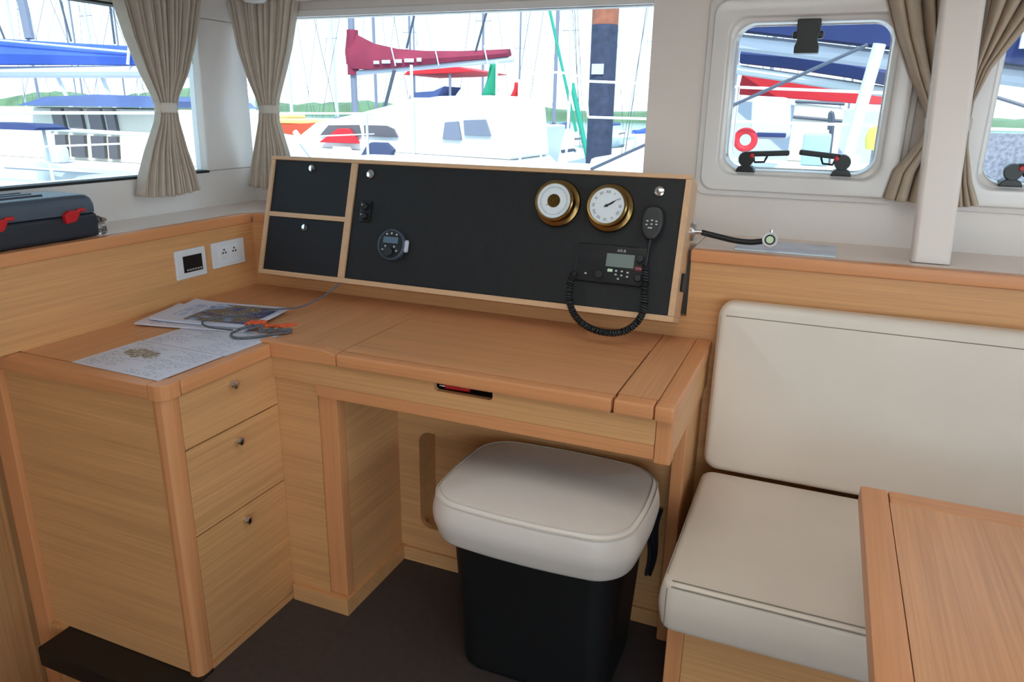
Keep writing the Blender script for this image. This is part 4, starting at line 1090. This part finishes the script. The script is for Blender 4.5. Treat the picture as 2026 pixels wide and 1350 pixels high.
# orange-hulled boat
t = thing('orange_boat', (-15.6, 20, WZ), 'small orange-hulled boat with cream top beside the front curtain', 'boat')
T = Matrix.Translation((-15.4, 20, WZ)) @ Matrix.Rotation(R_(8), 4, 'Z')
b = MB(T); hull(b, 4.6, 2.0, 2.45, -0.2); b.build('hull', 'hull_orange', t)
MB(T).box(-2.1, 1.2, -0.8, 0.8, 2.26, 2.42, bev=0.05).build('deck_cover', 'cream_top', t)
MB(T).box(-1.6, -0.4, -0.6, 0.6, 2.42, 2.52, bev=0.04).build('engine_cover', 'cream_top', t)

# flybridge boat behind, red awning
t = thing('motor_yacht', (-10.5, 22, WZ), 'white motor yacht with a pink-red awning under the burgundy sail cover', 'boat')
MB().prism([(-13.6, WZ-.1), (-8.6, WZ-.1), (-8.1, 1.0), (-14.2, 1.0)], 'y', 21, 24, bev=0.08).build('hull', 'gelcoat', t)
MB().prism([(-13.0, 1.0), (-12.4, 1.75), (-9.2, 1.78), (-8.7, 1.0)], 'y', 21.2, 23.8, bev=0.08).build('cabin', 'gelcoat', t)
MB().prism([(-12.6, 2.42), (-12.1, 2.78), (-11.2, 2.72), (-10.0, 2.52), (-11.0, 2.46)], 'y', 21.2, 23.6, bev=0.03).build('awning', 'bright_red', t)
for x in (-12.3, -11.0): MB().tube([(x, 21.3, 1.7), (x, 21.3, 2.5)], 0.04, 6).build('awning_post', 'alu', t)
MB().prism([(-12.5, 1.62), (-11.6, 1.62), (-11.2, 2.1), (-11.6, 1.95), (-12.4, 1.9)], 'y', 21.3, 22.5, bev=0.02).build('canvas', 'cover_slate', t)

# flags
def flag(name, px, py, z0, z1, w_, mm, label, slant=0.0):
    t = thing(name, (px, py, z0), label, 'flag')
    MB().tube([(px, py, z0-0.06), (px, py, z1+0.05)], 0.022, 8).build('staff', 'gelcoat', t)
    m_ = MB(); m_.grid(lambda u, v: (px-0.02-w_*u*(0.35+0.65*(1-v)), py+0.06*math.sin(7*u+3*v), z0+(z1-z0)*v), 8, 8)
    o_ = m_.build('cloth', mm, t); md_ = o_.modifiers.new('thick', 'SOLIDIFY'); md_.thickness = 0.01
flag('flag', -5.85, 13.2, 1.66, 2.22, 0.30, 'flag_green', 'hanging green flag right of the burgundy sail cover')
flag('flag', -5.40, 13.2, 1.66, 1.90, 0.16, 'bright_red', 'small red flag low beside the green flag')

# catamaran with the blue sail cover, seen through the left window
t = thing('sailboat', (-11.0, 8.0, WZ), 'large yacht with a royal blue sail cover beyond the left window', 'boat')
b = MB(Matrix.Translation((-11.5, 9.4, WZ)) @ Matrix.Rotation(R_(178), 4, 'Z')); hull(b, 12, 3.6, 1.6, -0.2); b.build('hull', 'gelcoat', t)
rings = []
for x, y, zb_, zt_, w_ in ((-14.5, 8.5, 1.98, 2.42, 0.17), (-12.8, 8.2, 1.97, 2.36, 0.17), (-11.8, 8.0, 1.95, 2.32, 0.16), (-10.4, 8.0, 1.94, 2.24, 0.15), (-8.9, 8.0, 1.92, 2.16, 0.14), (-7.4, 7.9, 1.92, 2.13, 0.13)):
    rings.append([(x, y-w_*0.8, zb_), (x, y-w_, zb_+(zt_-zb_)*0.4), (x, y-0.03, zt_), (x, y+0.03, zt_), (x, y+w_, zb_+(zt_-zb_)*0.4), (x, y+w_*0.8, zb_)])
cv = MB().loft(rings).build('sail_cover', 'cover_blue', t)
MB().tube([(-14.5, 8.36, 2.40), (-11.8, 7.86, 2.30), (-8.9, 7.84, 2.08), (-7.4, 7.76, 2.02)], 0.016, 6).build('lacing', 'gelcoat', cv)
MB().tube([(-14.5, 8.5, 1.86), (-11.8, 8.0, 1.84), (-7.3, 7.9, 1.83)], 0.085, 10).build('boom', 'gel_grey', t)
MB().tube([(-11.05, 8.0, 2.3), (-11.7, 8.2, 8.0)], 0.065, 10).build('mast', 'alu', t)
for p in (((-10.2, 8, 2.25), (-11.2, 8.2, 6.5)), ((-9.35, 8, 2.2), (-9.30, 8, 6.0)), ((-11.6, 8, 2.3), (-12.9, 8, 6.0))):
    MB().tube(list(p), 0.016, 6).build('stay', 'alu_dark', t)
for x in (-10.6, -9.7, -8.6): MB().tube([(x, 8.0, 1.80), (x+0.12, 8.1, 1.2)], 0.03, 6).build('boom_strut', 'gel_grey', t)
MB().tube([(-8.9, 7.84, 2.15), (-8.95, 7.82, 1.92)], 0.022, 6).build('tie', 'gelcoat', cv)

# cream deckhouse with blue canopy
t = thing('houseboat', (-7.6, 6.6, WZ), 'cream deckhouse boat with dark windows and a flat blue canopy', 'boat')
MB().prism([(-9.7, WZ-.1), (-6.0, WZ-.1), (-5.8, 0.78), (-10.0, 0.78)], 'y', 6.0, 7.45, bev=0.06).build('hull', 'gelcoat', t)
c_ = MB().prism([(-9.4, 0.78), (-9.2, 1.36), (-6.25, 1.36), (-6.15, 0.78)], 'y', 6.1, 7.3, bev=0.02).build('deckhouse', 'gel_cream', t)
for x0, x1 in ((-8.21, -8.04), (-7.96, -7.74), (-7.63, -7.43), (-7.36, -7.23)):
    for z0, z1 in ((1.10, 1.345), (0.82, 1.06)):
        MB().prism([(x0+0.05*(z0-1.08)/0.3, z0), (x1+0.05*(z0-1.08)/0.3, z0), (x1-0.02, z1), (x0-0.02, z1)], 'y', 6.06, 6.105).build('window', 'window_brown', c_)
m = MB(); m.loft([[(x, 5.9, 1.375), (x, 6.0, h), (x, 7.2, h), (x, 7.3, 1.375)] for x, h in ((-8.55, 1.40), (-8.2, 1.47), (-7.4, 1.50), (-6.7, 1.49), (-6.35, 1.44))])
m.build('canopy', 'cover_slate', t)
MB().tube([(-8.05, 5.8, 1.13), (-6.0, 5.8, 1.10)], 0.022, 8).build('rail', 'gelcoat', t)
MB().tube([(-8.05, 5.8, 1.17), (-7.9, 5.8, 1.10)], 0.02, 8).build('rail_end', 'gelcoat', t)
t = thing('dinghy', (-6.3, 5.3, 0.4), 'long white dinghy lying below the deckhouse windows', 'boat')
b = MB(Matrix.Translation((-6.55, 5.35, 0.62)) @ Matrix.Rotation(R_(176), 4, 'Z')); hull(b, 2.4, 0.7, 0.20, 0.0); b.build('hull', 'gelcoat', t)
MB().tube([(-7.65, 5.05, 0.78), (-5.6, 4.98, 0.79)], 0.018, 6).build('rub_rail', 'gel_grey', t)
MB().box(-7.30, -7.05, 5.2, 5.34, 0.82, 1.00, bev=0.05).build('outboard', 'gel_grey', t)
for x in (-6.9, -6.2): MB().tube([(x, 5.35, WZ), (x, 5.35, 0.62)], 0.03, 6).build('davit_post', 'alu', t)
t = thing('motorboat', (-6.8, 4.4, WZ), 'small white boat with a navy bimini at the left picture edge', 'boat')
MB().prism([(-8.0, WZ-.1), (-6.1, WZ-.1), (-5.9, 0.72), (-8.2, 0.72)], 'y', 4.15, 4.75, bev=0.05).build('hull', 'gelcoat', t)
m = MB(); m.loft([[(x, 4.2, 1.19), (x, 4.25, h), (x, 4.5, h), (x, 4.55, 1.19)] for x, h in ((-7.4, 1.225), (-6.6, 1.24), (-6.05, 1.235), (-5.95, 1.21))])
m.build('bimini', 'cover_navy', t)
for x in (-7.1, -6.1): MB().tube([(x+0.02, 4.4, 0.70), (x, 4.4, 1.20)], 0.014, 6).build('bimini_pole', 'gelcoat', t)

# boats close to the hatches on the right
t = thing('sailboat', (0.0, 7.0, WZ), 'yacht with a big dark blue sail cover filling the top of the hatches', 'boat')
b = MB(Matrix.Translation((3.4, 8.35, WZ)) @ Matrix.Rotation(R_(180), 4, 'Z')); hull(b, 10, 2.0, 1.7, -0.2); b.build('hull', 'gelcoat', t)
rings = []
for x, y, zb_, zt_, w_ in ((-1.45, 7.6, 2.21, 2.68, 0.18), (-0.4, 7.35, 2.05, 2.55, 0.19), (0.5, 7.2, 1.92, 2.47, 0.2), (1.6, 7.05, 1.74, 2.24, 0.2), (2.4, 7.0, 1.64, 2.1, 0.2)):
    rings.append([(x, y-w_*0.8, zb_), (x, y-w_, zb_+(zt_-zb_)*0.4), (x, y-0.03, zt_), (x, y+0.03, zt_), (x, y+w_, zb_+(zt_-zb_)*0.4), (x, y+w_*0.8, zb_)])
cv = MB().loft(rings).build('sail_cover', 'cover_navy', t)
MB().box(1.20, 1.34, 6.87, 6.91, 1.90, 2.03, bev=0.004).build('patch', 'gel_grey', cv)
MB().tube([(-1.5, 7.6, 2.11), (-0.4, 7.35, 1.96), (2.4, 7.0, 1.55)], 0.075, 10).build('boom', 'gel_grey', t)
t = thing('sailboat', (-0.4, 10.5, WZ), 'yacht with red topsides stripe and dark blue sail cover inside the hatch view', 'boat')
b = MB(Matrix.Translation((0.4, 12.2, WZ)) @ Matrix.Rotation(R_(-8), 4, 'Z')); hull(b, 9, 2.2, 1.9, -0.2); b.build('hull', 'gel_grey', t)
rings = []
for x, y, zb_, zt_, w_ in ((-1.22, 10.6, 2.04, 2.30, 0.16), (-0.6, 10.4, 1.96, 2.26, 0.18), (0.1, 10.1, 1.84, 2.14, 0.18), (0.9, 9.8, 1.66, 1.94, 0.16)):
    rings.append([(x, y-w_*0.8, zb_), (x, y-w_, zb_+(zt_-zb_)*0.4), (x, y-0.03, zt_), (x, y+0.03, zt_), (x, y+w_, zb_+(zt_-zb_)*0.4), (x, y+w_*0.8, zb_)])
MB().loft(rings).build('sail_cover', 'cover_navy', t)
MB().tube([(-1.3, 10.6, 1.97), (1.0, 9.8, 1.60)], 0.06, 8).build('boom', 'gelcoat', t)
MB().prism([(-1.22, 1.96), (-1.25, 1.66), (0.2, 1.56), (0.95, 1.53), (0.95, 1.60), (0.1, 1.72)], 'y', 10.9, 11.0, bev=0.02).build('dodger', 'bright_red', t)
MB().prism([(-1.6, 1.60), (1.4, 1.42), (1.4, 0.6), (-1.6, 0.6)], 'y', 10.8, 10.95, bev=0.02).build('topsides', 'gel_grey', t)
t = thing('motorboat', (-0.2, 6.6, WZ), 'white cockpit boat with grey canvas seat seen through the hatch', 'boat')
MB().prism([(-1.6, WZ-.1), (1.0, WZ-.1), (1.2, 1.05), (-1.8, 1.05)], 'y', 5.9, 6.6, bev=0.05).build('hull', 'gelcoat', t)
MB().prism([(-0.31, 1.05), (-0.30, 1.50), (0.06, 1.46), (0.06, 1.05)], 'y', 6.45, 6.58, bev=0.02).build('console', 'gel_cream', t)
MB().prism([(-0.545, 1.25), (-0.56, 1.50), (-0.53, 1.53), (-0.32, 1.52), (-0.30, 1.49), (-0.27, 1.26), (-0.30, 1.235), (-0.50, 1.235)], 'y', 5.75, 5.89, bev=0.02).build('canvas_seat', 'gel_grey', t)
MB().box(-0.50, -0.30, 5.73, 5.76, 1.25, 1.28, bev=0.006).build('seat_slot', 'cover_navy', t)
for z0, z1 in ((1.515, 1.50), (1.40, 1.375)): MB().tube([(-0.30, 6.44, z0-0.01), (0.06, 6.44, z1-0.01)], 0.014, 6).build('handrail', 'alu_dark', t)
MB().tube(smooth_path([(-0.02, 6.3, 1.30), (-0.03, 6.3, 1.42), (-0.01, 6.3, 1.36), (0.0, 6.3, 1.05)], 5), 0.02, 6).build('winch_handle', 'alu_dark', t)
MB().box(-0.19, 0.0, 5.95, 6.09, 1.05, 1.28, bev=0.02).build('locker_lid', mat('pale_blue', (170, 206, 226), 0.4), t)
t = thing('davit', (0.13, 5.0, 1.03), 'thick white davit arm leaning across the hatch view', 'davit')
MB().tube([(0.095, 5.0, 1.03), (0.115, 5.0, 1.28), (0.185, 5.0, 1.80)], 0.035, 12).build('arm', 'gel_grey', t)
MB().tube([(0.10, 5.0, 1.03), (0.10, 5.0, 1.18)], 0.075, 16).build('foot', 'gelcoat', t)
tube_thing('boat_hook', [(-1.455, 4.85, 1.036), (0.12, 4.85, 1.785)], 0.010, 'alu_dark', 'dark diagonal pole crossing the hatch view', 'pole')
t = thing('life_ring', (-0.545, 5.42, 1.03), 'red and white life ring low in the hatch view', 'life ring')
MB().tube([(-0.545+0.06*math.cos(k*math.pi/12), 5.46, 1.235+0.06*math.sin(k*math.pi/12)) for k in range(24)], 0.022, 8, closed=True).build('ring', 'bright_red', t)
MB().tube([(-0.545, 5.46, 1.03), (-0.545, 5.46, 1.17)], 0.012, 8).build('bracket', 'alu', t)
tag(MB().lathe([(0.0, 0.0), (0.05, 0.01), (0.06, 0.07), (0.045, 0.13), (0.0, 0.15)], 16, T=Matrix.Translation((0.25, 5.2, 1.03+0.17))).build('buoy', 'yellow'), 'small yellow buoy at the right side of the hatch view', 'buoy')
MB().tube([(0.25, 5.2, 1.03), (0.25, 5.2, 1.21)], 0.012, 8).build('buoy_stick', 'alu', bpy.data.objects['buoy'])
t = thing('mesh_screen', (0.9, 4.2, 1.03), 'grey mesh screen on the foredeck at the right picture edge', 'screen')
MB().box(0.62, 1.5, 4.2, 4.22, 1.05, 1.335).build('mesh', 'mesh_grey', t)
for x in (0.62, 1.5): MB().tube([(x, 4.21, 1.03), (x, 4.21, 1.345)], 0.010, 8).build('pole', 'alu', t)
tube_thing('stay_line', [(0.70, 5.0, 1.55), (1.3, 5.0, 1.36)], 0.010, 'alu_dark', 'dark line beyond the rightmost hatch', 'line')
t = thing('mooring_line', (-4.4, 13.6, WZ), 'turquoise-green line slanting past the pile', 'line')
MB().tube([(-5.02, 13.6, 3.25), (-4.40, 13.6, 1.05)], 0.028, 8).build('upper', 'rope_green', t)
MB().tube([(-4.52, 13.6, 1.9), (-4.10, 13.6, 0.4)], 0.05, 8).build('lower', 'rope_green', t)

# far yachts: one mesh set, copied
def copy_tree(o, parent=None):
    c = o.copy(); COL.objects.link(c)
    if parent is not None: c.parent = parent
    for ch in o.children: copy_tree(ch, c)
    return c
G = 'distant moored yachts'
LAB = 'distant moored white yacht with bare mast and furled sail'
protos = []
for cov_, mm in (('cover_navy', 'alu'), ('cover_slate', 'gel_grey'), ('cover_blue', 'alu')):
    t, T, cv = sailboat((0, 0, 0), 0.0, L=9.5, cover=cov_, label=LAB, group=G, mast=13.5, mastm=mm, bz=1.75)
    protos.append(t)
random.seed(21)
spots = []
for Y, x0, dx, n_ in ((31, -43.5, 4.6, 11), (46, -64.5, 5.4, 14), (62, -80.0, 9.0, 10)):
    for k in range(n_):
        x = x0+dx*k+random.uniform(-0.4, 0.4)
        if Y == 31 and -17.5 < x < -12.5: continue
        spots.append((x, Y))
COVER = ('navy', 'slate blue', 'royal blue')
for k, (x, Y) in enumerate(spots):
    o = protos[k % 3] if k < 3 else copy_tree(protos[k % 3])
    o['label'] = 'distant moored white yacht with bare mast and furled %s sail cover' % COVER[k % 3]
    o.location = (x, Y, WZ)
    o.rotation_euler = (random.uniform(-0.012, 0.012), random.uniform(-0.012, 0.012), random.choice((1, -1))*math.pi/2+random.uniform(-0.06, 0.06))
    s = random.uniform(0.9, 1.1); o.scale = (s, s, s)
